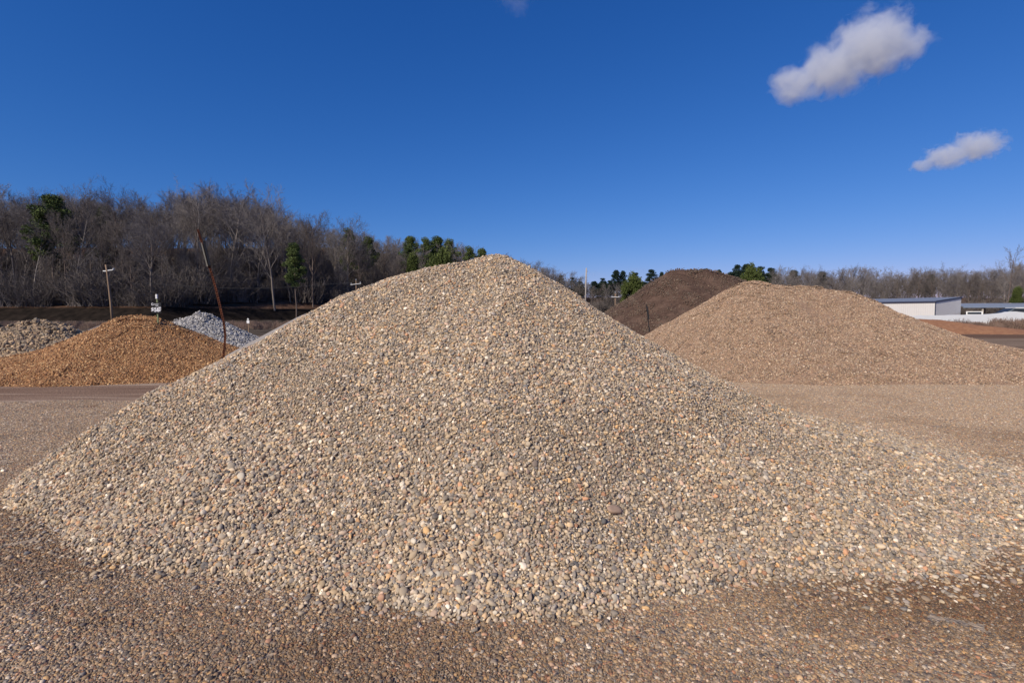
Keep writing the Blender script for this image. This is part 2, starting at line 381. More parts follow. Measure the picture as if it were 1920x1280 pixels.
# ------------------------------------------------------------------ ground
def build_ground():
    xs = np.unique(np.concatenate([np.arange(-14, 14.01, 0.12), np.linspace(-60, 60, 161), np.linspace(-260, 260, 131), np.array([-2500, -1400, -800, -450, 450, 800, 1400, 2500])]))
    ys = np.unique(np.concatenate([np.arange(-2, 20.01, 0.12), np.linspace(20, 75, 60), np.linspace(75, 260, 110), np.array([-400, -100, -30, -10, -4, 320, 450, 700, 1200, 2500, 4000])]))
    X, Y = np.meshgrid(xs, ys); Z = terrain(X, Y); v = np.stack([X, Y, Z], -1).reshape(-1, 3); ny, nx = X.shape
    i = np.arange(nx * ny).reshape(ny, nx); q = np.stack([i[:-1, :-1], i[:-1, 1:], i[1:, 1:], i[1:, :-1]], -1).reshape(-1, 4)
    m = NT("yard_ground"); p = m.pos(); sx = m.n("ShaderNodeSeparateXYZ"); m.l(p, sx.inputs[0]); x, y, z = sx.outputs
    vo = m.vor(p, 55); vo2 = m.vor(p, 23); sc = m.n("ShaderNodeSeparateColor"); m.l(vo.outputs['Color'], sc.inputs[0]); sc2 = m.n("ShaderNodeSeparateColor"); m.l(vo2.outputs['Color'], sc2.inputs[0])
    c = m.ramp(sc.outputs[0], [(0, (0.17, 0.13, 0.10)), (0.3, (0.33, 0.245, 0.17)), (0.55, (0.22, 0.195, 0.17)), (0.75, (0.44, 0.33, 0.225)), (0.9, (0.13, 0.125, 0.12)), (1, (0.58, 0.49, 0.38))])
    c = m.mix(0.45, c, m.ramp(sc2.outputs[1], [(0, (0.19, 0.15, 0.115)), (0.5, (0.31, 0.24, 0.18)), (1, (0.42, 0.34, 0.255))]))
    n1 = m.noise(p, 0.5, 5); n2 = m.noise(m.map(p, (0.12, 1.3, 1), (0, 0, R_(-4))), 1.0, 5, 0.6, 0.4)   # long drive tracks
    c = m.mix(m.math('MULTIPLY', m.ramp(n2, [(0.42, 0.0), (0.6, 1.0)]), 0.55), c, (0.42, 0.325, 0.24))
    yw = m.math('MULTIPLY_ADD', m.noise(m.map(p, (0.25, 0.8, 1)), 0.6, 4), 3.0, y)
    rt = m.math('MULTIPLY', m.ramp(m.math('DIVIDE', x, 10), [(0.3, 0.0), (0.45, 1.0)]), m.ramp(m.math('DIVIDE', yw, 20), [(0.40, 0.0), (0.60, 1.0), (0.85, 1.0), (1.0, 0.0)]))
    c = m.mix(m.math('MULTIPLY', rt, 0.5), c, (0.40, 0.285, 0.20))
    # left: reddish-brown drive lane in front of the orange pile
    lane = m.math('MULTIPLY', m.ramp(m.math('DIVIDE', yw, 20), [(0.46, 0.0), (0.50, 1.0), (0.68, 1.0), (0.73, 0.0)]), m.ramp(m.math('MULTIPLY_ADD', x, -0.1, 0.0), [(0.45, 0.0), (0.65, 1.0)]))
    c = m.mix(m.math('MULTIPLY', lane, 0.85), c, m.ramp(n2, [(0.38, (0.16, 0.093, 0.066)), (0.50, (0.23, 0.148, 0.108)), (0.62, (0.40, 0.30, 0.225))]))
    lane2 = m.math('MULTIPLY', m.ramp(m.math('DIVIDE', yw, 20), [(0.38, 0.0), (0.41, 1.0), (0.46, 1.0), (0.49, 0.0)]), m.ramp(m.math('MULTIPLY_ADD', x, -0.1, 0.0), [(0.45, 0.0), (0.6, 1.0)]))
    c = m.mix(m.math('MULTIPLY', lane2, 0.6), c, (0.27, 0.225, 0.18))
    # beyond the piles: bare brown yard, red earth to the right, dry grass to the far left
    far = m.ramp(m.math('DIVIDE', yw, 100), [(0.18, 0.0), (0.22, 1.0)])
    yard = m.ramp(n2, [(0.35, (0.14, 0.10, 0.075)), (0.5, (0.22, 0.16, 0.12)), (0.65, (0.31, 0.235, 0.18))])
    c = m.mix(far, c, yard)
    xr = m.ramp(m.math('DIVIDE', x, 60), [(0.1, 0.0), (0.3, 1.0)])
    red = m.math('MULTIPLY', m.ramp(m.math('DIVIDE', yw, 100), [(0.345, 0.0), (0.37, 1.0)]), xr)
    c = m.mix(red, c, m.ramp(n2, [(0.35, (0.12, 0.077, 0.058)), (0.65, (0.19, 0.118, 0.086))]))
    gl = m.math('MULTIPLY', m.ramp(m.math('DIVIDE', yw, 100), [(0.36, 0.0), (0.42, 1.0)]), m.ramp(m.math('MULTIPLY', x, -0.02), [(0.1, 0.0), (0.3, 1.0)]))
    c = m.mix(gl, c, m.ramp(m.noise(m.map(p, (1, 0.3, 1)), 0.9, 5), [(0.3, (0.045, 0.036, 0.028)), (0.7, (0.13, 0.105, 0.085))]))
    # near-black band where the ground rises, then leaf litter on the wooded hill
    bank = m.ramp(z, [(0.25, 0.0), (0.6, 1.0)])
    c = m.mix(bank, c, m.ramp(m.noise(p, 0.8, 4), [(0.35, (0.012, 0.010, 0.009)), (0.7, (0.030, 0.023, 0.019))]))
    lit = m.ramp(m.math('DIVIDE', m.math('MULTIPLY_ADD', n1, 0.4, z), 10), [(0.275, 0.0), (0.30, 1.0)])
    c = m.mix(lit, c, m.ramp(m.noise(p, 0.7, 5), [(0.35, (0.075, 0.045, 0.032)), (0.7, (0.17, 0.10, 0.068))]))
    m.bump(m.math('ADD', vo.outputs['Distance'], m.math('MULTIPLY', vo2.outputs['Distance'], 1.2)), 0.7, 0.012)
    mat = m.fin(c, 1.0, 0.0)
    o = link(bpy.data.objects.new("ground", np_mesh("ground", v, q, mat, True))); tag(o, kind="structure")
build_ground()

def ground_gravel():
    g = np.random.default_rng(3)
    class F: pass
    f = lambda x, y: terrain(x, y); f.box = (-17, 17, 1.6, 14.0)
    cl = proto_cluster(M_GR, 0.26, 0.0072, 0.0108, n=6, seed=5, lift=0.3, sink=0.25, tilt=0.3, maxsize=3.2, sig=0.5, chunk=False)
    P, n = surf_pts(f, 0.30, g, lambda X, Y, Z: (main_h(X, Y) < 0.10) & (np.abs(X) < Y * 1.15 + 1.2) & ~((Y > 7.5) & (np.abs(X) < 4)) & ~((X < -5.5) & (Y > 9.6 + 0.5 * fbm(X, Y, 2, 50, 3))) & (H_TAN(X, Y) < 0.05) & (H_ORG(X, Y) < 0.05), zmin=-9)
    x, y = P[:, 0], P[:, 1]
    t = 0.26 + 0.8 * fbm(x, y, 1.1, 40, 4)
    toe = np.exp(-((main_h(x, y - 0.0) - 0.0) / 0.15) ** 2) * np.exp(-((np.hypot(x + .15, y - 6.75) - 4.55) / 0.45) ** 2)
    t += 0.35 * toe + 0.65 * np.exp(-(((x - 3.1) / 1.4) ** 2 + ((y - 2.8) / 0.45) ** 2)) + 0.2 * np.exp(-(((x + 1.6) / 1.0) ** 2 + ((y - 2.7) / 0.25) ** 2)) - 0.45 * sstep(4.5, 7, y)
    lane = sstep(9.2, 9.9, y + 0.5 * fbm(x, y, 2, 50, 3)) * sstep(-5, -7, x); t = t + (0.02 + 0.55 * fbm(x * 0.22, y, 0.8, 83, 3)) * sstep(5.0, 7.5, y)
    P[:, 2] += 0.004
    z = mat_euler(rot_mats(len(P), g, 0.002, n))
    o = scatter("gravel", cl, P, z, g.uniform(0.85, 1.15, len(P)), tint=np.clip(t, 0, 1))
    # loose pebbles lying about on the packed yard
    f.box = (-9, 10, 1.7, 9.5)
    P, n = surf_pts(f, 0.085, g, lambda X, Y, Z: (main_h(X, Y) < 0.04) & (np.abs(X) < Y * 1.15 + 1.2) & (g.random(X.shape) < 0.20 + 0.75 * np.exp(-np.clip(np.hypot(X + .15, Y - 6.75) - 4.7, 0, 9) / 0.22)), zmin=-9)
    s = 0.0095 * np.clip(g.lognormal(0, 0.35, len(P)), 0.6, 2.6); P[:, 2] += s * 0.3
    scatter("loose_pebbles", proto_single(M_GR, 8, 12), P, mat_euler(rot_mats(len(P), g, 0.3)), s)

# ------------------------------------------------------------------ the big river-stone pile
def main_pile():
    g = np.random.default_rng(2)
    root = empty("gravel_pile", (0, 0, 0), label="largest pile, mixed tan and grey river pebbles, filling the middle foreground", cat="gravel pile")
    heap_object("packed_core", main_h, M_CORE, 0.05, root)
    coll = proto_single(M_MAIN, 14, 4)
    vis = lambda X, Y, Z: (Y < 8.6)
    Ps, Es, Ss = [], [], []
    def layer(spacing, size, sig, lo, hi, lift, tilt, cond=vis, zmin=0.0):
        P, n = surf_pts(main_h, spacing, g, cond, zmin); m = len(P)
        big = 1.0 + 0.08 * sstep(0.5, 0.05, P[:, 2]) * sstep(6.8, 4.5, P[:, 1]) + 0.30 * fbm(P[:, 0], P[:, 1], 0.7, 60, 2) - 0.15 * np.exp(-((np.hypot(P[:, 0], P[:, 1] - 6.75) - 2.75) / 0.3) ** 2)
        s = size * np.clip(g.lognormal(0, sig, m), lo, hi) * big; P = P + n * (g.uniform(-0.3, 1.0, m) * lift)[:, None]
        Ps.append(P); Es.append(mat_euler(rot_mats(m, g, tilt, n))); Ss.append(s[:, None] * g.uniform(0.85, 1.15, (m, 3)))
    layer(0.0205, 0.0130, 0.28, 0.55, 1.9, 0.006, 0.40)
    layer(0.0340, 0.0162, 0.28, 0.6, 1.8, 0.014, 0.55, zmin=0.03)
    layer(0.0250, 0.0075, 0.30, 0.5, 1.8, 0.016, 0.7)
    layer(0.40, 0.022, 0.20, 0.8, 1.4, 0.008, 0.5, zmin=0.2)
    P, E, Sx = map(np.concatenate, (Ps, Es, Ss))
    print("main stones", len(P))
    o = scatter("pebbles", coll, P, E, Sx, root)
    return root
main_pile()
# one cobble standing out of the lower front face
def cobble():
    x, y = 0.70, 3.42
    for _ in range(8): y += 0.0
    me = np_mesh("cobble", stone_verts(ICO2, np.random.default_rng(78), 0.05) * 0.068, ICO2[1], simple("brown_cobble", (0.34, 0.235, 0.17), 0.85, 0.3, 30), True)
    o = bpy.data.objects.new("cobble", me); o.location = (x, y, float(main_h(np.array(x), np.array(y))) + 0.026); o.rotation_euler = (0.5, 0.2, 0.4); link(o)
    sb = o.modifiers.new("sub", 'SUBSURF'); sb.levels = sb.render_levels = 1
    tag(o, "brown rounded cobble, the largest stone on the lower front of the big pile", "stone")
cobble()

# ------------------------------------------------------------------ the other piles
def pile(name, label, hf, core, coll, spacing, cond=None, res=0.12, lift=0.0, cat="gravel pile", kid="stones"):
    g = np.random.default_rng(abs(hash(label)) % 1000 if False else len(label))
    if coll is None:
        o = heap_object(name, hf, core, res); tag(o, label, cat); return o
    root = empty(name, (0, 0, 0), label=label, cat=cat); heap_object("packed_core", hf, core, res, root)
    P, n = surf_pts(hf, spacing, g, cond, 0.0); P = P + n * lift
    scatter(kid, coll, P, mat_euler(rot_mats(len(P), g, 0.03, n)), g.uniform(0.85, 1.15, len(P)), root); return root

H_TAN = ridge_h([(7.75, 16.6, 2.66, 4.9), (8.7, 16.6, 2.50, 4.7), (9.7, 16.6, 2.50, 4.7), (10.6, 16.5, 2.36, 4.7), (11.5, 16.2, 1.80, 4.5), (12.9, 15.8, 1.10, 4.1), (14.6, 15.4, 0.45, 3.4)], 1.06, 3, 0.06, 0.10)
pile("gravel_pile", "broad pinkish tan pea gravel pile at right, behind the big pile", H_TAN, M_TANC, proto_cluster(M_TAN, 0.30, 0.0150, 0.024, n=5, seed=9, lift=0.6, tilt=0.5), 0.30)
H_ORG = ridge_h([(-15.0, 12.9, 0.12, 1.6), (-13.6, 13.2, 0.34, 2.1), (-12.3, 13.9, 0.74, 2.5), (-11.4, 14.4, 1.22, 2.8), (-10.8, 14.5, 1.58, 3.0), (-10.3, 14.6, 1.52, 2.9), (-9.2, 14.7, 1.08, 2.6), (-8.3, 14.7, 0.66, 2.2), (-7.5, 14.6, 0.22, 1.6)], 1.05, 6, 0.06)
pile("gravel_pile", "orange brown gravel pile with a price sign staked in it", H_ORG, M_ORGC, proto_cluster(M_ORG, 0.30, 0.0185, 0.028, n=5, seed=19, angular=0.08, smooth=False, lift=0.7, tilt=0.7), 0.27)
H_RCK = ridge_h([(-21.5, 19.5, 0.45, 2.2), (-19.8, 19.5, 0.80, 2.4), (-18.1, 19.6, 1.30, 2.6), (-17.4, 19.6, 1.20, 2.3)], 1.0, 8, 0.10)
pile("rock_pile", "pile of coarse dark grey rocks at the left edge, behind the orange pile", H_RCK, M_RCKC, proto_cluster(M_RCK, 0.42, 0.056, 0.082, n=4, seed=29, angular=0.10, smooth=False, lift=0.8, tilt=0.8), 0.36, kid="rocks", cat="rock pile")
H_LIM = ridge_h([(-12.3, 19.3, 1.42, 2.9), (-11.6, 19.2, 1.60, 2.9), (-11.0, 19.1, 1.30, 2.6), (-10.3, 19.0, 0.75, 2.0)], 1.0, 12, 0.08)
pile("gravel_pile", "blue grey crushed stone pile behind the orange pile and the rusty post", H_LIM, M_LIMC, proto_cluster(M_LIM, 0.38, 0.042, 0.062, n=4, seed=39, angular=0.10, smooth=False, lift=0.8, tilt=0.8), 0.32)
pile("sand_pile", "smooth grey brown sand pile behind the left shoulder of the orange pile", ridge_h([(-17.2, 22.0, 1.30, 2.6), (-16.7, 22.0, 1.45, 2.8)], 1.05, 14, 0.03, 0.2), M_SAND, None, 0, cat="sand pile")
pile("screenings_pile", "smooth pale grey pile peeking out behind the left slope of the big pile", ridge_h([(-6.0, 15.2, 1.70, 3.15), (-5.3, 15.4, 1.5, 3.0)], 1.05, 15, 0.02), M_PALE, None, 0, cat="screenings pile")
pile("mulch_pile", "black mulch pile cut off by the left edge of the photo", ridge_h([(-25.6, 24.5, 1.25, 2.6), (-25.0, 24.5, 1.2, 2.6)], 1.0, 16, 0.05), M_BLKC, proto_cluster(M_BLK, 0.35, 0.04, 0.07, n=2, seed=49, angular=0.1, smooth=False, lift=0.5), 0.4, cat="mulch pile", kid="chips")
H_MND = ridge_h([(9.6, 35, 3.2, 6.0), (11.4, 36, 4.75, 7.6), (13.4, 36, 4.70, 7.6), (15.2, 36, 4.35, 7.8), (17.6, 36.5, 3.3, 7.5)], 1.05, 18, 0.14)
pile("dirt_mound", "tall dark brown dirt mound rising behind the tan pile", H_MND, M_MND, proto_cluster(M_DRT, 0.7, 0.045, 0.16, n=3, seed=59, angular=0.12, smooth=False, lift=0.6, sink=0.2), 1.0, res=0.25, cat="dirt mound", kid="clods")
pile("clay_mound", "small orange red clay mound between the tan pile and the white wall", ridge_h([(35.5, 45, 1.25, 4.0), (37.5, 45, 1.15, 3.8), (41.5, 44, 0.5, 4.0)], 1.1, 20, 0.08, 0.3), M_RED, None, 0, res=0.3, cat="dirt mound")

def toe_fringe():
    g = np.random.default_rng(15); f = lambda x, y: terrain(x, y); f.box = (-9, 9.5, 1.7, 8.5)
    def c(X, Y, Z):
        a = np.arctan2(Y - FIT[0], X - FIT[1]); r = np.hypot(X - FIT[1], Y - FIT[0]); q = r - pint(FIT[3:19], a)
        wd = 0.05 + 0.26 * sstep(6.0, 4.2, Y) * sstep(0.3, 1.0, np.abs(np.cos(a))) * (0.7 + 0.6 * sstep(0, 1, np.cos(a))); wd = wd * np.exp(1.4 * fbm(X, Y, 0.9, 70, 3))
        return (q > -0.35) & (g.random(X.shape) < 0.95 * np.exp(-np.clip(q, 0, 9) / wd))
    P, n = surf_pts(f, 0.030, g, c, zmin=-9); P[:, 2] = np.maximum(P[:, 2], main_h(P[:, 0], P[:, 1])); m = len(P)
    s = 0.0125 * np.clip(g.lognormal(0, 0.35, m), 0.45, 2.0); P[:, 2] += s * 0.35
    tag(scatter("spilled_pebbles", proto_single(M_MAIN, 10, 31), P, mat_euler(rot_mats(m, g, 0.35)), s), kind="stuff")
toe_fringe()
ground_gravel()
# ------------------------------------------------------------------ trees
def vecs(pts): return np.array(pts)
def tubes_mesh(name, segs, mat, n=4):
    """segs: (m,8) p0 p1 r0 r1 -> one mesh of tapered prisms"""
    s = np.array(segs, float); p0, p1, r0, r1 = s[:, 0:3], s[:, 3:6], s[:, 6], s[:, 7]
    d = p1 - p0; d /= np.linalg.norm(d, axis=1, keepdims=True) + 1e-9
    ref = np.where(np.abs(d[:, 2:3]) > 0.8, np.array([[1.0, 0, 0]]), np.array([[0, 0, 1.0]]))
    a = np.cross(d, ref); a /= np.linalg.norm(a, axis=1, keepdims=True); b = np.cross(d, a); V = []
    for P, r in ((p0, r0), (p1, r1)):
        for k in range(n):
            t = 2 * math.pi * k / n; V.append(P + (a * math.cos(t) + b * math.sin(t)) * r[:, None])
    V = np.stack(V, 1); m = len(s); base = (np.arange(m) * 2 * n)[:, None]
    F = np.concatenate([base + np.array([[k, (k + 1) % n, n + (k + 1) % n, n + k]]) for k in range(n)])
    return np_mesh(name, V.reshape(-1, 3), F, mat, n > 4)

def bare_tree(seed, H=20.0, vase=0.6, fork=0.45, nl=11, dens=1.0, twr=0.0115):
    g = random.Random(seed); big, fine = [], []
    def rv(s): return Vector((g.gauss(0, s), g.gauss(0, s), g.gauss(0, s)))
    def branch(p, d, L, r, lev):
        ns = (9, 6, 4, 3, 2)[lev]; q = Vector(p); d = Vector(d).normalized(); dst = big if lev <= 1 else fine
        kids = (nl, 8, 7, 6, 0)[lev]; kids = int(kids * dens + 0.5) if lev else kids
        pts = [(q.copy(), r, d.copy())]
        for i in range(ns):
            d = (d + rv((0.035, 0.09, 0.14, 0.2, 0.25)[lev]) + Vector((0, 0, (0.03, 0.07, 0.07, 0.05, 0.02)[lev]))).normalized()
            q2 = q + d * (L / ns); r2 = r * (1 - 0.72 * (i + 1) / ns)
            dst.append((*q, *q2, pts[-1][1], r2)); q = q2; pts.append((q.copy(), r2, d.copy()))
        for k in range(kids):
            f = (fork + (1 - fork) * (k + g.random()) / kids) if lev == 0 else (0.2 + 0.8 * (k + g.random()) / kids)
            j = min(int(f * ns), ns - 1); t = f * ns - j; pp = pts[j][0].lerp(pts[j + 1][0], min(t, 1)); dd = pts[j + 1][2]; rr = pts[j][1]
            side = dd.cross(rv(1)).normalized(); ang = g.uniform(0.35, 0.8) * (1.25 - vase * 0.5 if lev else 1)
            nd = dd * math.cos(ang) + side * math.sin(ang)
            if lev == 0: ll = H * g.uniform(0.24, 0.36) * (1.15 - 0.55 * (f - fork) / (1 - fork))
            else: ll = L * g.uniform(0.32, 0.55)
            branch(pp, nd, ll, max(min(rr * g.uniform(0.4, 0.62), ll * 0.02), twr), lev + 1)
    branch((0, 0, 0), (g.gauss(0, 0.03), g.gauss(0, 0.03), 1), H * 0.86, H * 0.0085, 0)
    return big, fine

M_BARK = []
for nm, c in (("grey_bark", (0.185, 0.158, 0.14)), ("brown_bark", (0.15, 0.115, 0.098)), ("pale_bark", (0.25, 0.22, 0.20))):
    M_BARK.append(simple(nm, c, 0.9, 0.35, 2.5, spec=0.1))
M_TWIG = [simple("grey_twig", (0.185, 0.165, 0.158), 0.9, 0.2, 1.0, spec=0.1), simple("brown_twig", (0.140, 0.120, 0.110), 0.9, 0.2, 1.0, spec=0.1), simple("pale_twig", (0.225, 0.20, 0.188), 0.9, 0.2, 1.0, spec=0.1)]

def leaf_mat(name, c1, c2):
    m = NT(name); v = m.attr('shade').outputs['Fac']; c = m.mix(v, c1, c2)
    m.fin(c, 0.75, 0.15); return m.m
M_PINE = leaf_mat("pine_needles", (0.038, 0.062, 0.020), (0.120, 0.150, 0.048))
M_CEDAR = leaf_mat("cedar_foliage", (0.035, 0.050, 0.014), (0.10, 0.125, 0.035))
M_FARP = leaf_mat("far_pine_needles", (0.012, 0.026, 0.020), (0.030, 0.050, 0.032))  # blue of the distance haze is mixed into this needle colour

def foliage(name, cen, rad, cnt, size, mat, g):
    """leaf-sized faces spread through many clumps"""
    V = []; sh = []
    for c, r, k in zip(cen, rad, cnt):
        d = g.normal(size=(k, 3)); d /= np.linalg.norm(d, axis=1, keepdims=True); rr = g.uniform(0.25, 1.0, (k, 1)) ** 0.6
        p = c + d * rr * r; u = g.normal(size=(k, 3)); u /= np.linalg.norm(u, axis=1, keepdims=True); w_ = np.cross(u, g.normal(size=(k, 3))); w_ /= np.linalg.norm(w_, axis=1, keepdims=True)
        s = size * g.uniform(0.6, 1.4, (k, 1)); V.append(np.stack([p - u * s * .5, p + w_ * s * .35, p + u * s, p - w_ * s * .35], 1)); sh.append(np.repeat(np.clip(g.normal(0.5, 0.2) + g.normal(0, 0.2, k), 0, 1), 4))
    V = np.concatenate(V).reshape(-1, 3); F = np.arange(len(V)).reshape(-1, 4); me = np_mesh(name, V, F, mat); fattr(me, 'shade', np.concatenate(sh)); return me

def pine_meshes(seed, H=20, low=0.45, width=3.4, mat=None, clumps=46):
    g = np.random.default_rng(seed); rr = random.Random(seed); segs = []; q = Vector((0, 0, 0)); P = [q.copy()]
    for i in range(8):
        q2 = q + Vector((rr.gauss(0, 0.12), rr.gauss(0, 0.12), H * 0.96 / 8)); segs.append((*q, *q2, H * 0.010 * (1 - i * 0.11), H * 0.010 * (1 - (i + 1) * 0.11))); q = q2; P.append(q.copy())
    cen, rad, cnt = [], [], []; gap = [rr.random() * 6.28 for _ in range(3)]
    for k in range(clumps):
        f = low + (1 - low) * ((k + 0.5) / clumps) ** 0.85; z = H * f; env = width * (math.sin(math.pi * min(0.98, 0.12 + 0.88 * ((f - low) / (1 - low)) ** 0.8)) ** 0.6) * (1.05 if f < 0.9 else 0.8)
        a = k * 2.4 + rr.uniform(-.6, .6); rad_ = env * rr.uniform(0.25, 1.0); j = min(int(f * 8 / 0.96), 7); t = P[j]
        c = Vector((t.x + math.cos(a) * rad_, t.y + math.sin(a) * rad_, z + rr.uniform(-.4, .4)))
        segs.append((t.x, t.y, z - 0.25 * rad_, *c, 0.05, 0.02)); s = rr.uniform(0.65, 1.25) * H / 20
        cen.append(np.array(c)); rad.append(np.array([s * 1.15, s * 1.15, s * 0.7])); cnt.append(int(230 * s * s) + 40)
    return tubes_mesh("trunk", segs, M_BARK[1], 6), foliage("crown", cen, rad, cnt, 0.22, mat or M_PINE, g)
def cedar_meshes(seed, H=8, W=2.6, mat=None, shape=1.0):
    g = np.random.default_rng(seed); rr = random.Random(seed); cen, rad, cnt = [], [], []
    for k in range(70):
        f = rr.random() ** 0.9; env = W * (math.sin(math.pi * (0.18 + 0.80 * f)) ** 0.8) if shape < 1 else W * (1 - 0.8 * f ** 1.2)
        a = rr.uniform(0, 6.28); d = env * rr.uniform(0.3, 1) ** 0.7; cen.append(np.array([math.cos(a) * d, math.sin(a) * d, H * (0.08 + 0.88 * f)])); s = W * rr.uniform(0.2, 0.34); rad.append(np.array([s, s, s * 1.1])); cnt.append(260)
    return tubes_mesh("trunk", [(0, 0, 0, 0, 0, H * 0.9, 0.12, 0.04)], M_BARK[1], 6), foliage("crown", cen, rad, cnt, W * 0.055, mat or M_CEDAR, g)

BARE = []
for k, (vase, fork, nl, mt, dn) in enumerate([(0.6, 0.38, 14, 0, 1.0), (0.9, 0.30, 14, 0, 1.05), (0.5, 0.50, 12, 1, 0.9), (0.7, 0.34, 15, 1, 1.0), (0.4, 0.40, 12, 2, 0.85), (1.0, 0.36, 15, 0, 1.1)]):
    b, f = bare_tree(100 + k, 20, vase, fork, nl, dn); BARE.append((tubes_mesh("trunk", b, M_BARK[mt], 6), tubes_mesh("crown", f, M_TWIG[mt], 3)))
PINE = [pine_meshes(200 + k, 20, lo, wd) for k, (lo, wd) in enumerate([(0.42, 3.3), (0.5, 2.8), (0.35, 3.8)])]
FARP = [pine_meshes(220 + k, 20, lo, wd, M_FARP) for k, (lo, wd) in enumerate([(0.45, 3.4), (0.3, 3.9), (0.6, 3.2)])]
CED = [cedar_meshes(240, 8, 2.7), cedar_meshes(241, 8, 4.0, shape=0.5)]

def put_tree(name, meshes, x, y, H, h0, label, cat, group, rz=None, wide=1.0, z=None):
    o = bpy.data.objects.new(name, None); zz = float(terrain(np.array(x), np.array(y))) if z is None else z
    o.location = (x, y, zz - 0.1); s = H / h0; o.scale = (s * wide, s * wide, s); o.rotation_euler = (0, 0, random.uniform(0, 6.28) if rz is None else rz); link(o); tag(o, label, cat, group)
    for nm, me in zip(("trunk", "crown"), meshes): link(bpy.data.objects.new(nm, me), o)
    return o
FX = 960.0
def px2x(px, y): return (px - 960) / FX * y
def topz(py, y): return CZ + (588 - py) / FX * y * 1.0

SKYL = np.array([(-300, 372), (0, 372), (40, 362), (100, 368), (150, 368), (200, 378), (250, 375), (300, 388), (340, 372), (375, 358), (440, 366), (480, 378), (540, 392), (570, 415), (650, 428), (700, 440), (750, 448), (830, 452), (900, 470), (960, 485), (1020, 500), (1060, 520), (1130, 528), (1200, 530)], float)
def skyl(px): return np.interp(px, SKYL[:, 0], SKYL[:, 1])
WOOD_L = "bare grey brown tree standing among many in the crowded wood at left"
GRP_L = "bare trees of the wood at left"
named = [  # px, top, distance, variant, width, label
    (372, 357, 98, 4, 1.15, "tallest bare tree of the left wood, spreading open crown, straight above the rusty post"),
    (432, 366, 99, 1, 1.25, "tall bare tree with rounded twiggy crown just right of the tallest one"),
    (516, 380, 100, 1, 1.1, "wide dome crowned bare tree where the left wood's skyline starts to drop"),
    (652, 424, 118, 0, 1.15, "pale limbed bare tree above the middle of the big pile's left slope"),
    (588, 412, 108, 3, 1.10, "bare tree behind the dark pine, halfway down the wood's falling skyline"),
    (30, 360, 96, 1, 1.2, "bare tree with pale arching branches near the left edge of the photo"),
    (148, 366, 97, 2, 1.0, "slender bare tree reaching above its neighbours right of the leaning pine"),
    (240, 372, 97, 2, 1.0, "bare tree with a thin open top behind the leaning wooden utility pole"),
    (292, 382, 98, 3, 1.1, "bare tree behind the price sign, with reddish brown twigs")]
for i, (px, py, d, v, wd, lab) in enumerate(named):
    x = px2x(px, d); z0 = float(terrain(np.array(x), np.array(float(d)))); put_tree("bare_tree", BARE[v], x, d, topz(py, d) - z0 + 0.6, 19.5, lab, "bare tree", GRP_L, wide=wd)
cnt = 0
gt = random.Random(5); WOODP = []                                   # the far depth of each wood goes into one object
for row in range(8):
    px = -150 + gt.uniform(0, 30)
    while px < 1030:
        d0 = 88 + max(0, px - 300) / 600 * 48 + max(0, px - 900) * 0.3
        d = d0 + row * 6.0 + gt.uniform(-2.5, 2.5); x = px2x(px, d); z0 = float(terrain(np.array(x), np.array(d)))
        H = (topz(skyl(px), d) - z0) * gt.uniform(0.74, 0.97) * (0.93 if row < 2 else 1.0) * (0.62 if (row < 1 and gt.random() < .6) else 1)
        if H > 4:
            H = min(H, 24); wd = gt.uniform(0.85, 1.15)
            if row < 4: put_tree("bare_tree", BARE[gt.choice([0, 0, 1, 2, 3, 3, 4, 5])], x, d, H, 19.5, WOOD_L, "bare tree", GRP_L, wide=wd); cnt += 1
            else: WOODP.append((x, d, z0, H, wd * 1.1))
        px += gt.uniform(24, 40) if row < 4 else gt.uniform(16, 28)
print("left bare", cnt)

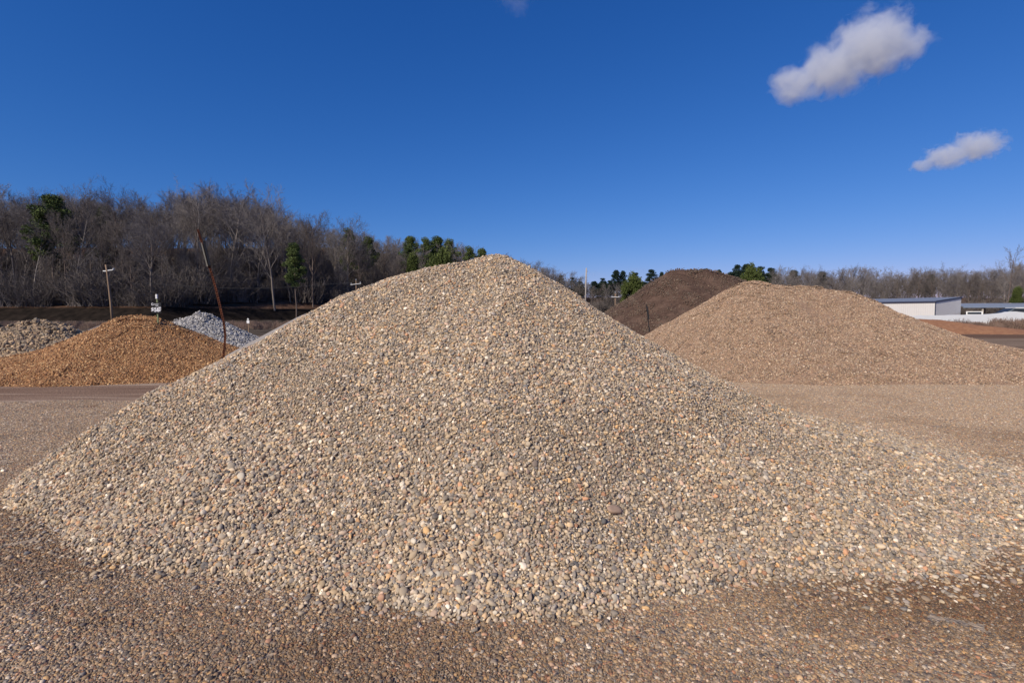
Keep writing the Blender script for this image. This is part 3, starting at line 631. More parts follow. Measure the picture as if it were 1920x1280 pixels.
evs = [  # px, top, distance, kind, mesh idx, width, label
    (104, 370, 93, 'P', 0, 1.0, "dark green pine leaning among bare trees near the left edge, rounded top above the skyline"),
    (82, 398, 92, 'P', 1, 0.8, "thinner pine just left of the dark leaning pine near the left edge"),
    (205, 392, 104, 'P', 2, 0.85, "olive brown pine half hidden by twigs behind the utility pole at left"),
    (556, 458, 92, 'P', 1, 0.85, "sunlit green pine standing low in front of the bare wood, right of the rusty post"),
    (692, 446, 126, 'P', 1, 0.9, "pointed dark pine in the bare wood right of the pale limbed tree"),
    (655, 432, 124, 'P', 2, 0.8, "olive pine top showing through the pale limbed bare tree"),
    (772, 445, 132, 'P', 0, 0.85, "leftmost pine of the green clump above the big pile's left shoulder"),
    (800, 449, 131, 'P', 2, 0.75, "second pine of the green clump above the big pile's left shoulder"),
    (822, 446, 133, 'P', 1, 1.0, "tallest pine of the green clump above the big pile's left shoulder"),
    (842, 452, 132, 'P', 2, 0.8, "rightmost tall pine of the green clump above the big pile's left shoulder"),
    (832, 474, 122, 'C', 1, 0.9, "light green bushy cedar in front of the pine clump"),
    (776, 478, 124, 'C', 0, 1.0, "dark low evergreen at the foot of the pine clump's left side"),
    (880, 465, 140, 'P', 2, 0.75, "left of the two low pines just left of the big pile's summit"),
    (903, 468, 141, 'P', 0, 0.75, "right of the two low pines just left of the big pile's summit"),
    (1052, 516, 215, 'F', 0, 0.8, "small dark pine on the skyline left of the pale utility pole"),
    (1072, 521, 218, 'F', 1, 0.8, "low dark pine directly left of the pale utility pole"),
    (1086, 528, 210, 'F', 1, 0.9, "dark pine touching the left side of the pale utility pole"),
    (1112, 528, 214, 'F', 2, 1.0, "dark pine just right of the pale utility pole"),
    (1128, 522, 216, 'F', 1, 1.0, "broad dark pine between the pale pole and the crossarm pole"),
    (1142, 526, 214, 'F', 0, 0.9, "dark pine behind the small pole with a white crossarm"),
    (1155, 508, 212, 'F', 2, 0.9, "tall open topped pine above the small pole with a white crossarm"),
    (1168, 509, 214, 'F', 2, 0.7, "thin pine top directly left of the light green round tree"),
    (1187, 516, 120, 'C', 1, 1.0, "light green round tree at the left foot of the dark mound"),
    (1192, 512, 218, 'F', 1, 0.8, "dark pine top behind the light green round tree"),
    (1219, 506, 212, 'F', 0, 1.1, "dark round topped pine where the mound's left slope meets the sky"),
    (1240, 511, 216, 'F', 2, 0.6, "tiny pine top just above the mound's left slope"),
    (1321, 505, 214, 'F', 2, 0.7, "small dark pine top peeking over the mound right of its summit"),
    (1345, 507, 214, 'F', 2, 0.7, "dark pine top peeking over the mound's right shoulder"),
    (1368, 511, 150, 'F', 1, 0.8, "low dark pine at the left end of the green clump over the tan pile"),
    (1381, 497, 150, 'F', 0, 0.8, "tallest left pine of the green clump over the tan pile"),
    (1396, 497, 151, 'F', 2, 0.9, "middle tall pine of the green clump over the tan pile"),
    (1408, 501, 142, 'C', 1, 1.0, "light green bushy tree in the middle of the clump over the tan pile"),
    (1424, 501, 150, 'F', 1, 0.9, "dark pine right of the light green bushy tree over the tan pile"),
    (1442, 503, 152, 'F', 0, 0.9, "rightmost pine of the green clump over the tan pile"),
    (1487, 508, 165, 'F', 2, 0.8, "single pine crown among bare trees right of the green clump"),
    (1540, 511, 165, 'F', 2, 0.8, "single dark pine crown in the bare treeline over the tan pile's flat top"),
    (1905, 538, 100, 'C', 0, 1.1, "green cedar behind the long canopy at the right edge"),
    (1740, 516, 152, 'F', 2, 0.6, "dark evergreen top within the bare treeline above the white building")]
GE = "evergreen trees along the skyline"
for (px, py, d, k, v, wd, lab) in evs:
    x = px2x(px, d); z0 = float(terrain(np.array(x), np.array(float(d)))); H = max(topz(py, d) - z0, 4)
    if k == 'C': put_tree("cedar_tree", CED[v], x, d, H, 8.0, lab, "evergreen tree", GE, wide=wd * 8 / H * 0.62 * (H / 8) ** 1)
    else: put_tree("pine_tree", (PINE if k == 'P' else FARP)[v], x, d, H, 20.2, lab, "pine tree", GE, wide=wd * (1.15 if H > 12 else 1.35))

WOOD_R = "bare grey tree standing among many in the long low treeline at right"
GRP_R = "bare trees of the treeline at right"
WOOD_M = "bare bluish grey tree in the far low wood right of the big pile's summit"
SK2 = np.array([(1000, 498), (1040, 512), (1120, 535), (1250, 535), (1400, 520), (1450, 512), (1500, 513), (1560, 520), (1620, 514), (1700, 516), (1760, 513), (1830, 521), (1870, 512), (1920, 510), (2100, 505)], float)
cnt = 0
for row in range(5):
    px = 1440 + gt.uniform(0, 20)
    while px < 2080:
        d = 146 + row * 8 - max(0, px - 1700) * 0.10 + gt.uniform(-3, 3); x = px2x(px, d); z0 = float(terrain(np.array(x), np.array(d)))
        H = (topz(np.interp(px, SK2[:, 0], SK2[:, 1]), d) - z0) * gt.uniform(0.82, 1.08)
        if row < 2 and px < 1960: put_tree("bare_tree", BARE[gt.choice([0, 1, 3, 3, 4, 5])], x, d, H, 19.5, WOOD_R, "bare tree", GRP_R, wide=gt.uniform(0.95, 1.35)); cnt += 1
        else: WOODP.append((x, d, z0, H, gt.uniform(1.1, 1.5)))
        px += gt.uniform(17, 27)
for row in range(3):
    px = 995 + gt.uniform(0, 20)
    while px < 1440:
        d = 205 + row * 9 + gt.uniform(-3, 3); x = px2x(px, d); z0 = float(terrain(np.array(x), np.array(d)))
        H = (topz(np.interp(px, SK2[:, 0], SK2[:, 1]), d) - z0) * gt.uniform(0.80, 1.05)
        if row < 1 and px < 1240: put_tree("bare_tree", BARE[gt.choice([0, 1, 3, 5])], x, d, H, 19.5, WOOD_M, "bare tree", "bare trees of the far wood in the middle", wide=gt.uniform(0.95, 1.3)); cnt += 1
        else: WOODP.append((x, d, z0, H, gt.uniform(1.1, 1.5)))
        px += gt.uniform(12, 20)
print("right bare", cnt)
b, f = bare_tree(171, 20, 1.0, 0.30, 9, 0.75, 0.02)
put_tree("bare_tree", (tubes_mesh("trunk", b, M_BARK[1], 6), tubes_mesh("crown", f, M_TWIG[1], 3)), px2x(1888, 112), 112, topz(468, 112), 19.5, "tall lone bare tree with forked limbs rising over the treeline at the right edge", "bare tree", GRP_R, wide=0.9)
for px, py, v, lab in ((1925, 486, 0, "bare tree leaning in at the right edge beside the tall forked one"), (1571, 522, 4, "pale trunked bare tree over the tan pile's right hump")):
    put_tree("bare_tree", BARE[v], px2x(px, 118), 118, topz(py, 118), 19.5, lab, "bare tree", GRP_R)

def far_wood():
    c = bpy.data.collections.new("far_trees")
    for k, (b_, f_) in enumerate(BARE):
        bm = bmesh.new(); bm.from_mesh(b_); bm.from_mesh(f_); me = bpy.data.meshes.new("far_tree"); bm.to_mesh(me); bm.free(); me.materials.append(M_TWIG[(0, 0, 1, 1, 2, 0)[k]])
        c.objects.link(bpy.data.objects.new("far_tree_%d" % k, me))
    rr = random.Random(77); PP = []
    for i in range(70):
        px = rr.uniform(1030, 1235) if i < 52 else rr.uniform(1310, 1450); d_ = rr.uniform(218, 245) if i < 52 else rr.uniform(158, 170)
        x_ = px2x(px, d_); z_ = float(terrain(np.array(x_), np.array(d_))); H_ = (topz((536 if px < 1120 else 528) if i < 52 else 512, d_) - z_) * rr.uniform(0.75, 1.0); PP.append((x_, d_, z_, H_))
    c2 = bpy.data.collections.new("far_pines")
    for k, (b_, f_) in enumerate(FARP):
        bm = bmesh.new(); bm.from_mesh(f_); me = f_.copy(); bm.free(); c2.objects.link(bpy.data.objects.new("far_pine_%d" % k, me))
    PP = np.array(PP); m_ = len(PP); e2 = np.zeros((m_, 3)); e2[:, 2] = np.arange(m_); s2 = PP[:, 3] / 20.2
    scatter("distant_pines", c2, PP[:, :3], e2, np.column_stack([s2 * 1.5, s2 * 1.5, s2]))
    W = np.array(WOODP); n = len(W); e = np.zeros((n, 3)); e[:, 2] = rng.uniform(0, 6.28, n); sc = W[:, 3] / 19.5
    o = scatter("distant_wood", c, W[:, :3] - np.array([0, 0, 0.1]), e, np.column_stack([sc * W[:, 4], sc * W[:, 4], sc])); tag(o, kind="stuff")
far_wood()
# tangled undergrowth between the trunks (nobody could count it)
def undergrowth():
    g = np.random.default_rng(8); c = bpy.data.collections.new("brush"); rr = random.Random(3)
    for k in range(4):
        segs = []
        for s in range(150):
            a = rr.uniform(0, 6.28); r = rr.uniform(0, 1.6); p = Vector((math.cos(a) * r, math.sin(a) * r, 0)); d = Vector((rr.gauss(0, .35), rr.gauss(0, .35), 1)).normalized(); L = rr.uniform(0.8, 3.2)
            for j in range(3):
                q = p + d * L / 3; segs.append((*p, *q, 0.022 - .005 * j, 0.017 - .005 * j)); p = q; d = (d + Vector((rr.gauss(0, .25), rr.gauss(0, .25), rr.gauss(0, .1)))).normalized()
                for t in range(3):
                    e = (d + Vector((rr.gauss(0, .6), rr.gauss(0, .6), rr.gauss(0, .3)))).normalized(); segs.append((*p, *(p + e * rr.uniform(.3, .8)), 0.011, 0.008))
        c.objects.link(bpy.data.objects.new("brush_%d" % k, tubes_mesh("brush", segs, M_TWIG[1], 3)))
    P = []
    for i in range(900):
        px = g.uniform(-230, 1030); d0 = 88 + max(0, px - 300) / 600 * 48 + max(0, px - 900) * .3; y = d0 - 1 + g.uniform(0, 1) ** 1.4 * 45; P.append((px2x(px, y), y))
    for i in range(420):
        px = g.uniform(1400, 2060); y = 140 - max(0, px - 1700) * 0.10 + g.uniform(0, 25); P.append((px2x(px, y), y))
    for i in range(200):
        px = g.uniform(1000, 1440); y = 200 + g.uniform(0, 25); P.append((px2x(px, y), y))
    P = np.array(P); Z = terrain(P[:, 0], P[:, 1]); P = np.column_stack([P, Z - 0.1]); e = np.zeros((len(P), 3)); e[:, 2] = g.uniform(0, 6.28, len(P))
    s = np.clip(g.lognormal(0.1, 0.35, len(P)), 0.5, 2.0); scatter("undergrowth", c, P, e, s)
undergrowth()

# ------------------------------------------------------------------ poles, posts, sign
M_WOODP = simple("weathered_pole_wood", (0.24, 0.165, 0.11), 0.85, 0.3, 6)
M_PALEP = simple("pale_pole", (0.36, 0.33, 0.30), 0.8, 0.12, 4)
M_WHT = simple("white_paint", (0.78, 0.78, 0.76), 0.5, 0.05, 4)
M_GALV = simple("galvanised_steel", (0.45, 0.46, 0.47), 0.45, 0.15, 8, metal=0.6)
M_WIRE = simple("wire", (0.10, 0.10, 0.10), 0.5, 0.1)
def on(x, y): return float(terrain(np.array(float(x)), np.array(float(y))))
# leaning wooden pole with two white arms, left
def left_pole():
    d = 60.0; x = px2x(208, d); z0 = on(x, d); top = topz(497, d) - z0
    o = empty("utility_pole", (x, d, z0), label="brown wooden utility pole with short white arms, left, in front of the dark wood", cat="utility pole")
    MB().tube([(0.25, 0, -0.4), (0.1, 0, top * 0.4), (-0.15, 0, top * 0.85), (-0.3, 0, top)], [0.13, 0.12, 0.10, 0.085], 10).build("pole", M_WOODP, o, True)
    MB().box((-0.15 - 0.28, 0, top * 0.90), (0.42, 0.10, 0.12), bev=0.02).box((-0.15 + .42, -0.05, top * 0.905 + .06), (0.65, 0.12, 0.10), rot=Matrix.Rotation(-0.12, 4, 'Y'), bev=0.02).build("crossarm", M_WHT, o)
    MB().box((-0.15 + 0.78, -0.05, top * 0.91 + 0.18), (0.16, 0.18, 0.16), bev=0.03).build("lamp_head", M_GALV, o)
left_pole()
d = 95.0; x = px2x(1098, d); z0 = on(x, d)
o = empty("utility_pole", (x, d, z0), label="pale slender utility pole between the big pile and the dark mound", cat="utility pole")
MB().tube([(-0.12, 0, -0.3), (0, 0, topz(530, d) - z0), (0.06, 0, topz(503, d) - z0)], [0.17, 0.14, 0.11], 10).build("pole", M_PALEP, o, True)
MB().tube([(0.0, 0, topz(510, d) - z0), (0.34, 0, topz(509, d) - z0)], 0.06, 6).build("insulator_bracket", M_GALV, o)
def cross_pole(px, py, d, wpx, lab, tilt=0.0, wire_dx=60):
    x = px2x(px, d); z0 = on(x, d); zt = topz(py, d) - z0; hw = wpx / 2 / FX * d
    o = empty("utility_pole", (x, d, z0), label=lab, cat="utility pole")
    MB().tube([(0, 0, -0.3), (0, 0, zt + 0.55)], [0.09, 0.07], 8).build("pole", M_WOODP, o, True)
    MB().box((0, -0.16, zt), (hw * 2, 0.09, 0.08), rot=Matrix.Rotation(tilt, 4, 'Y'), bev=0.01).build("crossarm", M_WHT, o)
    for s in (-0.85, 0.0, 0.85):
        zz = zt - math.sin(tilt) * s * hw + 0.17 + (0.55 if s == 0 else 0)
        MB().tube([(s * hw, -0.16 if s else 0, zz - 0.1), (s * hw, -0.16 if s else 0, zz + 0.12)], [0.06, 0.04], 6).build("insulator", M_GALV, o)
    pts = []
    for k in range(13):
        f = k / 12; pts.append((-wire_dx * f - hw * .85, -0.16, zt + 0.28 - 1.6 * math.sin(math.pi * f) * 0.6))
    MB().tube(pts, 0.012, 4).build("wire", M_WIRE, o)
cross_pole(1153, 557, 80, 15, "short utility pole with a white crossarm at the left foot of the dark mound", wire_dx=22)
cross_pole(669, 533, 84, 20, "utility pole with a tilted white crossarm peeking over the big pile's left slope", -0.12, 34)
# small white sign by the far lane
def small_sign():
    d = 42.0; x = px2x(466, d); z0 = on(x, d); o = empty("lane_sign", (x, d, z0), label="tiny white sign on a thin post beyond the blue grey stone pile", cat="sign")
    MB().box((0, 0, 0.55), (0.07, 0.05, 1.2)).build("post", M_WOODP, o)
    MB().box((0, -0.05, 0.98), (0.22, 0.02, 0.24), bev=0.005).box((0, -0.05, 1.2), (0.12, 0.02, 0.12), rot=Matrix.Rotation(0.785, 4, 'Y')).build("sign_panel", M_WHT, o)
small_sign()

M_RUST = NT("rusty_steel"); _f = M_RUST.noise(M_RUST.obj(), 9, 6)
M_RUST = M_RUST.fin(M_RUST.ramp(_f, [(0.3, (0.05, 0.022, 0.016)), (0.55, (0.15, 0.052, 0.028)), (0.75, (0.26, 0.10, 0.05))]), 0.85, 0.2)
M_BLACK = simple("black_paint", (0.014, 0.014, 0.016), 0.5, 0.2)
def lean_rot(v, yaw=0.0):
    z = v.normalized(); y = Vector((math.sin(-yaw), math.cos(yaw), 0)); x = y.cross(z).normalized(); y = z.cross(x)
    return Matrix((x, y, z)).transposed().to_4x4()
def rusty_post():
    d = 12.6; x0 = px2x(420, d)
    o = empty("rusty_post", (x0, d, 0), label="tall rusty notched steel post leaning left, narrow plate near its top", cat="post")
    P = [(414, 668), (419, 655), (422, 630), (420, 605), (415, 580), (409, 550), (402, 520), (396, 500), (391, 480), (386, 462), (381, 446), (377, 432)]
    C3 = [Vector((px2x(a, d) - x0, 0, topz(b, d))) for a, b in P]; C3[0].z = min(C3[0].z, 0.3); C3.insert(0, C3[0] + Vector((-0.03, 0, -0.6)))
    m = MB()
    for i in range(len(C3) - 1):                                   # U-channel: two flanges and a web
        a, b = C3[i], C3[i + 1]; v = b - a; rot = lean_rot(v); c = (a + b) / 2; L = v.length + 0.01
        for off, sz in (((-0.017, 0, 0), (0.007, 0.032, L)), ((0.017, 0, 0), (0.007, 0.032, L)), ((0, 0.014, 0), (0.030, 0.007, L))):
            m.box(c + rot.to_3x3() @ Vector(off), sz, rot=rot)
    m.build("channel", M_RUST, o)
    m = MB()
    # studs along the edge
    tot = [(C3[i], C3[i + 1]) for i in range(1, 8)]
    for a, b in tot:
        n = max(2, int((b - a).length / 0.055))
        for k in range(n):
            p = a.lerp(b, k / n); rot = lean_rot(b - a); m.box(p + rot.to_3x3() @ Vector((0.025, -0.006, 0)), (0.018, 0.03, 0.020), rot=rot)
            m.box(p + rot.to_3x3() @ Vector((0.0, -0.012, 0)), (0.03, 0.02, 0.012), rot=rot)
    m.build("studs", M_RUST, o)
    a = Vector((px2x(386, d) - x0, 0, topz(457, d))); b = Vector((px2x(396, d) - x0, 0, topz(501, d))); v = a - b; rot = lean_rot(v, -math.atan2(x0, d))
    MB().box((a + b) / 2 + rot.to_3x3() @ Vector((-0.035, -0.04, 0)), (0.030, 0.05, v.length), rot=rot, bev=0.004).build("pale_edge_strip", simple("grey_wood", (0.26, 0.24, 0.20), 0.8, 0.25, 10), o)
    MB().box((a + b) / 2 + rot.to_3x3() @ Vector((0.022, -0.04, 0)), (0.052, 0.30, v.length), rot=rot, bev=0.004).build("sign_plate", M_BLACK, o)
rusty_post()
def dark_stake():
    d = 18.0; x0 = px2x(1221, d); o = empty("leaning_stake", (x0, d, 0), label="thin leaning stake with a narrow dark plate, in front of the dark mound", cat="post")
    f = lambda a, b: Vector((px2x(a, d) - x0, 0, topz(b, d)))
    MB().tube([f(1226, 700), f(1220, 635), f(1211, 570)], [0.016, 0.016, 0.014], 6).build("rod", M_BLACK, o)
    a, b = f(1211.5, 574), f(1216, 598); v = a - b; rot = lean_rot(v, -math.atan2(x0, d))
    MB().box((a + b) / 2 + Vector((0, -0.03, 0)), (0.055, 0.22, v.length), rot=rot, bev=0.004).build("sign_plate", M_BLACK, o)
dark_stake()

def text_mesh(name, body, size, mat, parent, loc, ex=0.002):
    c = bpy.data.curves.new(name, 'FONT'); c.body = body; c.size = size; c.extrude = ex; c.align_x = 'CENTER'; c.offset = size * 0.022
    t = bpy.data.objects.new(name, c); me = bpy.data.meshes.new_from_object(t); bpy.data.objects.remove(t); me.materials.append(mat); me.name = name
    o = link(bpy.data.objects.new(name, me), parent); o.location = loc; o.rotation_euler = (math.pi / 2, 0, 0); return o
def price_sign():
    d = 14.35; x = px2x(296, d); z0 = float(H_ORG(np.array(x), np.array(d)))
    o = empty("price_sign", (x, d, z0), label="small black hand lettered price sign on a green stake in the orange pile", cat="sign")
    zt = topz(552, d) - z0
    MB().box((0, 0.02, zt / 2 - 0.15), (0.020, 0.03, zt + 0.3)).box((0, 0.004, zt / 2 - 0.15), (0.035, 0.006, zt + 0.3)).build("stake", simple("olive_stake_paint", (0.16, 0.19, 0.10), 0.7, 0.2, 8), o)
    MB().box((0, 0.0, zt - 0.06), (0.040, 0.05, 0.125), bev=0.003).build("stake_tip", M_WHT, o)
    zc = topz(577, d) - z0; b = MB().box((0.0, -0.03, zc), (0.27, 0.012, 0.29), bev=0.003).build("board", M_BLACK, o)
    lm = simple("white_chalk_paint", (0.75, 0.76, 0.80), 0.8, 0.05)
    text_mesh("price_writing", "$58", 0.155, lm, o, (-0.025, -0.038, zc - 0.105))
    text_mesh("price_writing", "00", 0.075, lm, o, (0.098, -0.038, zc - 0.030))
    MB().box((0.098, -0.038, zc - 0.055), (0.075, 0.003, 0.012)).box((0.098, -0.038, zc - 0.085), (0.045, 0.003, 0.012)).build("price_underline", lm, o)
    text_mesh("product_writing", "C", 0.080, lm, o, (-0.105, -0.038, zc + 0.075))
    m = MB()
    for k in range(6): m.box((-0.065 + k * 0.024, -0.038, zc + 0.092 + 0.006 * (k % 2)), (0.020, 0.003, 0.014))
    for k in range(3): m.box((0.0 + k * 0.024, -0.038, zc + 0.048 + 0.005 * (k % 2)), (0.020, 0.003, 0.014))
    m.build("product_writing", lm, o)
price_sign()

# ------------------------------------------------------------------ buildings at right
def ribbed(name, col, period, rot=0.0):
    m = NT(name); p = m.obj(); sx = m.n("ShaderNodeSeparateXYZ"); m.l(m.map(p, (1, 1, 1), (0, 0, rot)), sx.inputs[0])
    s = m.math('FRACT', m.math('MULTIPLY', sx.outputs[0], 1 / period)); h = m.ramp(s, [(0.0, 0), (0.08, 1), (0.2, 1), (0.28, 0)])
    m.bump(h, 0.8, 0.03); n = m.noise(p, 0.6, 4); c = m.mix(n, tuple(x * 0.93 for x in col), tuple(min(1, x * 1.05) for x in col)); return m.fin(c, 0.45, 0.4)
def metal_building():
    A = Vector((66, 80, 0)); u = Vector((-0.49, 0.87, 0)).normalized(); v = Vector((0.87, 0.49, 0)).normalized(); L, Wd = 30.0, 9.0; zl, zh = 3.55, 4.3
    o = empty("metal_building", A, math.atan2(u.y, u.x), label="long low white metal building with a blue grey lean-to roof", cat="building")
    # local axes: +X along the eave, -Y across (v)
    wl = ribbed("white_metal_siding", (0.62, 0.60, 0.58), 0.30); wg = ribbed("white_metal_gable", (0.66, 0.64, 0.61), 0.30, math.pi / 2); rf = ribbed("blue_grey_metal_roof", (0.20, 0.215, 0.24), 0.40); tr = simple("dark_blue_trim", (0.035, 0.045, 0.08), 0.5)
    MB().box((L / 2, -0.08, zl / 2 - 0.1), (L - 0.02, 0.12, zl + 0.2)).build("front_wall", wl, o)
    MB().prism([(0.0, -0.15, -0.2), (0.0, -Wd, -0.2), (0.0, -Wd, zh - 0.03), (0.0, -0.15, zl - 0.03)], (0.12, 0, 0)).build("gable_wall", wg, o)
    MB().prism([(L - .12, -0.15, -0.2), (L - .12, -Wd, -0.2), (L - .12, -Wd, zh - 0.03), (L - .12, -0.15, zl - 0.03)], (0.12, 0, 0)).build("gable_wall", wg, o)
    MB().box((L / 2, -Wd + .06, zh / 2 - 0.1), (L - 0.3, 0.12, zh + 0.1)).build("back_wall", wl, o)
    MB().prism([(-0.06, 0.15, zl - 0.02), (-0.06, -Wd - 0.1, zh + 0.0), (-0.06, -Wd - 0.1, zh + 0.10), (-0.06, 0.15, zl + 0.08)], (L + 0.12, 0, 0)).build("roof", rf, o)
    MB().box((L / 2, 0.18, zl - 0.01), (L + 0.12, 0.05, 0.18)).prism([(-0.11, 0.18, zl - 0.13), (-0.11, -Wd - 0.1, zh - 0.11), (-0.11, -Wd - 0.1, zh + 0.12), (-0.11, 0.18, zl + 0.10)], (0.045, 0, 0)).box((-0.02, 0.0, zl / 2 - 0.1), (0.10, 0.10, zl - 0.1)).build("trim", tr, o)
metal_building()
def canopy():
    A = Vector((80.0, 91.0, 0)); B = Vector((99.0, 84.0, 0)); u = (B - A).normalized(); L = (B - A).length
    o = empty("canopy", A, math.atan2(u.y, u.x), label="long open sided canopy with a blue grey roof at the right edge", cat="canopy")
    rf = ribbed("blue_grey_metal_roof", (0.24, 0.26, 0.29), 0.40); ps = simple("pale_post_wood", (0.42, 0.38, 0.32), 0.8, 0.1)
    MB().prism([(0, 0, 2.82), (0, 9, 3.50), (0, 9, 3.62), (0, 0, 2.94)], (L, 0, 0)).build("roof", rf, o)
    MB().box((L / 2, -0.04, 2.86), (L, 0.06, 0.34)).build("fascia", simple("grey_blue_fascia", (0.16, 0.20, 0.28), 0.5), o)
    for k, xx in enumerate((2.9, 6.6, 10.3, 14.0, 17.6)):
        MB().box((xx, 0.35, 1.40), (0.24, 0.24, 2.86), bev=0.02).build("post", ps, o); MB().box((xx, 8.6, 1.80), (0.24, 0.24, 3.66), bev=0.02).build("post", ps, o)
canopy()
M_GLASS = simple("dark_glass", (0.02, 0.025, 0.03), 0.35, 0.05, spec=0.6); M_TYRE = simple("tyre_rubber", (0.02, 0.02, 0.02), 0.85)
def wheels(o, xs, yw, r):
    for x in xs:
        for s in (-1, 1):
            t = MB().tube([(x, s * yw - 0.11, r), (x, s * yw + 0.11, r)], r, 18).build("wheel", M_TYRE, o); MB().tube([(x, s * yw + s * 0.10 - 0.02, r), (x, s * yw + s * 0.10 + 0.03, r)], r * 0.55, 12).build("rim", M_GALV, t)
def white_van():
    d = 84.0; o = empty("van", (px2x(1825, d), d, 0), R_(55), label="white van with dark windscreen parked beside the white building, under the canopy's left end", cat="van")
    o.rotation_euler = (0, 0, math.atan2(-84, -76.0) + 0.03)
    MB().prism([(-2.4, -0.98, 0.35), (2.35, -0.98, 0.35), (2.45, -0.98, 1.30), (1.75, -0.98, 1.53), (1.35, -0.98, 1.88), (-2.35, -0.98, 1.90)], (0, 1.96, 0)).build("body", M_WHT, o)
    MB().box((-0.6, 0, 1.95), (3.6, 2.08, 0.14), bev=0.05).build("roof", M_WHT, o)
    MB().prism([(1.76, -0.85, 1.57), (1.40, -0.85, 1.86), (1.40, 0.85, 1.86), (1.76, 0.85, 1.57)], (0.04, 0, 0.035)).build("windscreen", M_GLASS, o)
    for s in (-1, 1): MB().box((0.75, s * 0.985, 1.50), (0.9, 0.02, 0.5), bev=0.004).build("side_window", M_GLASS, o); MB().box((2.44, s * 0.7, 0.82), (0.06, 0.3, 0.18), bev=0.02).build("headlight", M_GALV, o)
    wheels(o, (-1.5, 1.55), 0.88, 0.35)
white_van()
def dark_van():
    d = 72.0; o = empty("camper_van", (px2x(1925, d), d, 0), 0, label="large dark camper van with pale roof under the canopy at the right edge", cat="van"); o.rotation_euler = (0, 0, math.pi - 0.25)
    bd = simple("grey_blue_paint", (0.12, 0.15, 0.17), 0.3, 0.05, spec=0.5)
    MB().prism([(-3.2, -1.05, 0.45), (4.5, -1.05, 0.45), (4.55, -1.05, 1.45), (3.2, -1.05, 1.72), (2.2, -1.05, 2.36), (-3.2, -1.05, 2.40)], (0, 2.1, 0)).build("body", bd, o)
    MB().box((-0.6, 0, 2.46), (5.3, 2.2, 0.12), bev=0.04).build("roof", M_WHT, o)
    for s in (-1, 1): MB().prism([(-3.1, s * 1.06 - .01, 1.70), (2.85, s * 1.06 - .01, 1.74), (2.1, s * 1.06 - .01, 2.30), (-3.1, s * 1.06 - .01, 2.32)], (0, 0.02, 0)).build("side_window", M_GLASS, o)
    MB().prism([(3.17, -0.95, 1.76), (2.25, -0.95, 2.34), (2.25, 0.95, 2.34), (3.17, 0.95, 1.76)], (0.03, 0, 0.04)).build("windscreen", M_GLASS, o)
    wheels(o, (-2.0, 3.2), 0.95, 0.42)
dark_van()
def white_wall():
    y = 60.0; o_m = MB(); g = random.Random(4); top = []
    n = 60; x0, x1 = px2x(1700, y), px2x(2040, y)
    for k in range(n + 1):
        x = x0 + (x1 - x0) * k / n; px = 960 + x / y * 960; h = topz(np.interp(px, [1700, 1757, 1850, 1868, 1885, 1893, 1905, 1920, 2000], [593, 591, 589.5, 588, 587, 584.5, 584, 586, 584]), y) + g.uniform(-.02, .02)
        top.append((x, h))
    poly = [(x0, y, -0.2)] + [(x1, y, -0.2)] + [(x, y, h) for x, h in reversed(top)]
    o = o_m.prism(poly, (0, 0.7, 0)).build("white_wall", simple("whitewashed_block", (0.66, 0.67, 0.68), 0.8, 0.08, 1.2))
    tag(o, "long low white wall with a lumpy top, behind the dry weeds at right", "wall")
white_wall()
def weeds():
    g = np.random.default_rng(6); rr = random.Random(9); c = bpy.data.collections.new("weeds")
    m = simple("dry_weed_stalks", (0.20, 0.135, 0.105), 0.9, 0.35, 2)
    for k in range(4):
        segs = []
        for s in range(46):
            p = Vector((rr.gauss(0, .28), rr.gauss(0, .28), 0)); d = Vector((rr.gauss(0, .12), rr.gauss(0, .12), 1)).normalized(); L = rr.uniform(0.35, 1.15)
            q = p + d * L; segs.append((*p, *q, 0.012, 0.009))
            for t in range(4): e = (d + Vector((rr.gauss(0, .4), rr.gauss(0, .4), .1))).normalized(); b = p.lerp(q, rr.uniform(.4, 1)); segs.append((*b, *(b + e * rr.uniform(.08, .25)), 0.010, 0.006))
        c.objects.link(bpy.data.objects.new("weed_%d" % k, tubes_mesh("weed", segs, m, 3)))
    n = 420; y = 59.3 - g.exponential(1.1, n); x = g.uniform(45.5, 68, n); hump = 0.62 + 0.4 * np.clip(vnoise(x, x * 0, 1.3, 3) + 0.3, 0, 1) * 1.6
    P = np.column_stack([x, y, terrain(x, y)]); e = np.zeros((n, 3)); e[:, 2] = g.uniform(0, 6.28, n); scatter("dry_weeds", c, P, e, hump * g.uniform(0.6, 1.1, n))
    # dead grass below the dark bank, far left
    n = 900; x = g.uniform(-85, -18, n); y = 52 + g.uniform(0, 1, n) * 26; P = np.column_stack([x, y, terrain(x, y)]); e = np.zeros((n, 3)); e[:, 2] = g.uniform(0, 6.28, n)
    scatter("dead_grass", c, P, e, g.uniform(0.25, 0.7, n))
    n = 160; t = g.uniform(0, 6.28, n); x = 13.5 + np.cos(t) * g.uniform(0, 8, n); y = 33 + np.sin(t) * g.uniform(0, 5, n); z = H_MND(x, y); k = z > 0.2
    scatter("mound_weeds", c, np.column_stack([x, y, z])[k], np.zeros((k.sum(), 3)), g.uniform(0.06, 0.16, k.sum()))
weeds()

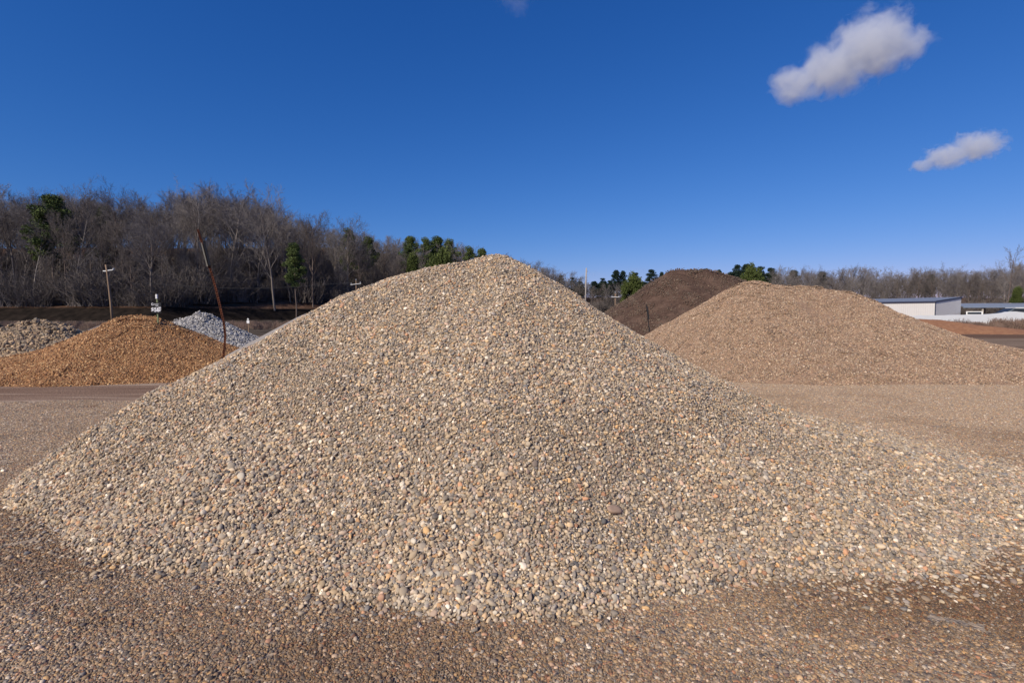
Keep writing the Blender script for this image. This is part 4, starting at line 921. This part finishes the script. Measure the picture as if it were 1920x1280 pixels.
# ------------------------------------------------------------------ clouds: real drifting volumes
def cloud(label, px, py, dist, blobs, dens, seed, wisp=1.0):
    """blobs in photo-like offsets (metres right, metres up, radius, stretch)"""
    dirv = Vector(((px - 960) / FX, math.cos(PIT) + math.sin(PIT) * (640 - py) / FX, -math.sin(PIT) + math.cos(PIT) * (640 - py) / FX)); C = Vector((0, 0, CZ)) + dirv * dist
    xs = [b[0] for b in blobs]; hx0 = min(b[0] - b[2] * b[3] * 1.5 for b in blobs); hx1 = max(b[0] + b[2] * b[3] * 1.5 for b in blobs); hz0 = min(b[1] - b[2] * 1.5 for b in blobs); hz1 = max(b[1] + b[2] * 1.5 for b in blobs); hy = max(b[2] for b in blobs) * 1.7
    bm = bmesh.new(); bmesh.ops.create_icosphere(bm, subdivisions=3, radius=1.0)
    for v in bm.verts: v.co = Vector(((hx0 + hx1) / 2 + v.co.x * (hx1 - hx0) * 0.56, v.co.y * hy, (hz0 + hz1) / 2 + v.co.z * (hz1 - hz0) * 0.56))
    me = bpy.data.meshes.new("cloud"); bm.to_mesh(me); bm.free()
    m = bpy.data.materials.new("cloud_vapour"); m.use_nodes = True; t = m.node_tree; t.nodes.clear(); N = t.nodes.new; L = t.links.new
    tc = N("ShaderNodeTexCoord"); outn = N("ShaderNodeOutputMaterial"); vol = N("ShaderNodeVolumePrincipled"); vol.inputs['Color'].default_value = (0.95, 0.97, 1.0, 1); vol.inputs['Anisotropy'].default_value = 0.15
    nz = N("ShaderNodeTexNoise"); nz.inputs['Scale'].default_value = 1 / (34.0 * blobs[0][2] / 70); nz.inputs['Detail'].default_value = 6; nz.inputs['Roughness'].default_value = 0.56; nz.inputs['Distortion'].default_value = 0.6
    mp = N("ShaderNodeMapping"); mp.inputs['Location'].default_value = (seed * 310.0, 0, 0); L(tc.outputs['Object'], mp.inputs[0]); L(mp.outputs[0], nz.inputs['Vector'])
    prev = None
    for (bx, bz, br, st) in blobs:
        k = N("ShaderNodeMapping"); k.vector_type = 'POINT'; k.inputs['Location'].default_value = (-bx / (br * st), 0, -bz / br); k.inputs['Scale'].default_value = (1 / (br * st), 1 / br, 1 / br); L(tc.outputs['Object'], k.inputs[0])
        ln = N("ShaderNodeVectorMath"); ln.operation = 'LENGTH'; L(k.outputs[0], ln.inputs[0])
        if prev is None: prev = ln.outputs['Value']
        else: mn = N("ShaderNodeMath"); mn.operation = 'SMOOTH_MIN'; mn.inputs[2].default_value = 0.25; L(prev, mn.inputs[0]); L(ln.outputs['Value'], mn.inputs[1]); prev = mn.outputs[0]
    a = N("ShaderNodeMath"); a.operation = 'MULTIPLY_ADD'; L(nz.outputs['Fac'], a.inputs[0]); a.inputs[1].default_value = 2.0 * wisp; a.inputs[2].default_value = 0.18 - 0.85 * (wisp - 1)   # noise - distance
    b = N("ShaderNodeMath"); b.operation = 'SUBTRACT'; L(a.outputs[0], b.inputs[0]); L(prev, b.inputs[1])
    c = N("ShaderNodeMath"); c.operation = 'MULTIPLY'; c.use_clamp = True; L(b.outputs[0], c.inputs[0]); c.inputs[1].default_value = 1.6
    e = N("ShaderNodeMath"); e.operation = 'MULTIPLY'; L(c.outputs[0], e.inputs[0]); e.inputs[1].default_value = dens; L(e.outputs[0], vol.inputs['Density']); L(vol.outputs[0], outn.inputs['Volume'])
    me.materials.append(m); o = bpy.data.objects.new("cloud", me); o.location = C; o.rotation_euler = (0, 0, -math.atan2(dirv.x, dirv.y)); link(o)
    tag(o, label, "cloud", "small clouds in the blue sky")
cloud("larger fluffy cloud at upper right, long and tilted up to the right", 1592, 106, 1100, [(38, 10, 60, 1.15), (-30, -20, 48, 1.35), (-100, -36, 36, 1.25), (92, 0, 34, 1.2)], 0.03, 1.0)
cloud("smaller fluffy cloud low at the right edge, above the treeline", 1797, 285, 1500, [(38, 8, 38, 1.5), (-25, -8, 32, 1.7), (-80, -24, 18, 1.7)], 0.035, 2.0)
cloud("faint thin wisp of cloud cut off by the top edge", 966, -4, 1200, [(0, 14, 34, 1.2), (10, -22, 18, 1.2)], 0.0022, 3.0, 1.1)
cloud("faint pinkish wisp of cloud just above the pale slender utility pole", 1112, 514, 2600, [(0, 0, 16, 4.0)], 0.0022, 4.0, 1.1)
cloud("faint pinkish wisp of cloud between the pale pole and the dark mound", 1192, 510, 2600, [(0, 0, 22, 3.0)], 0.0022, 5.0, 1.1)
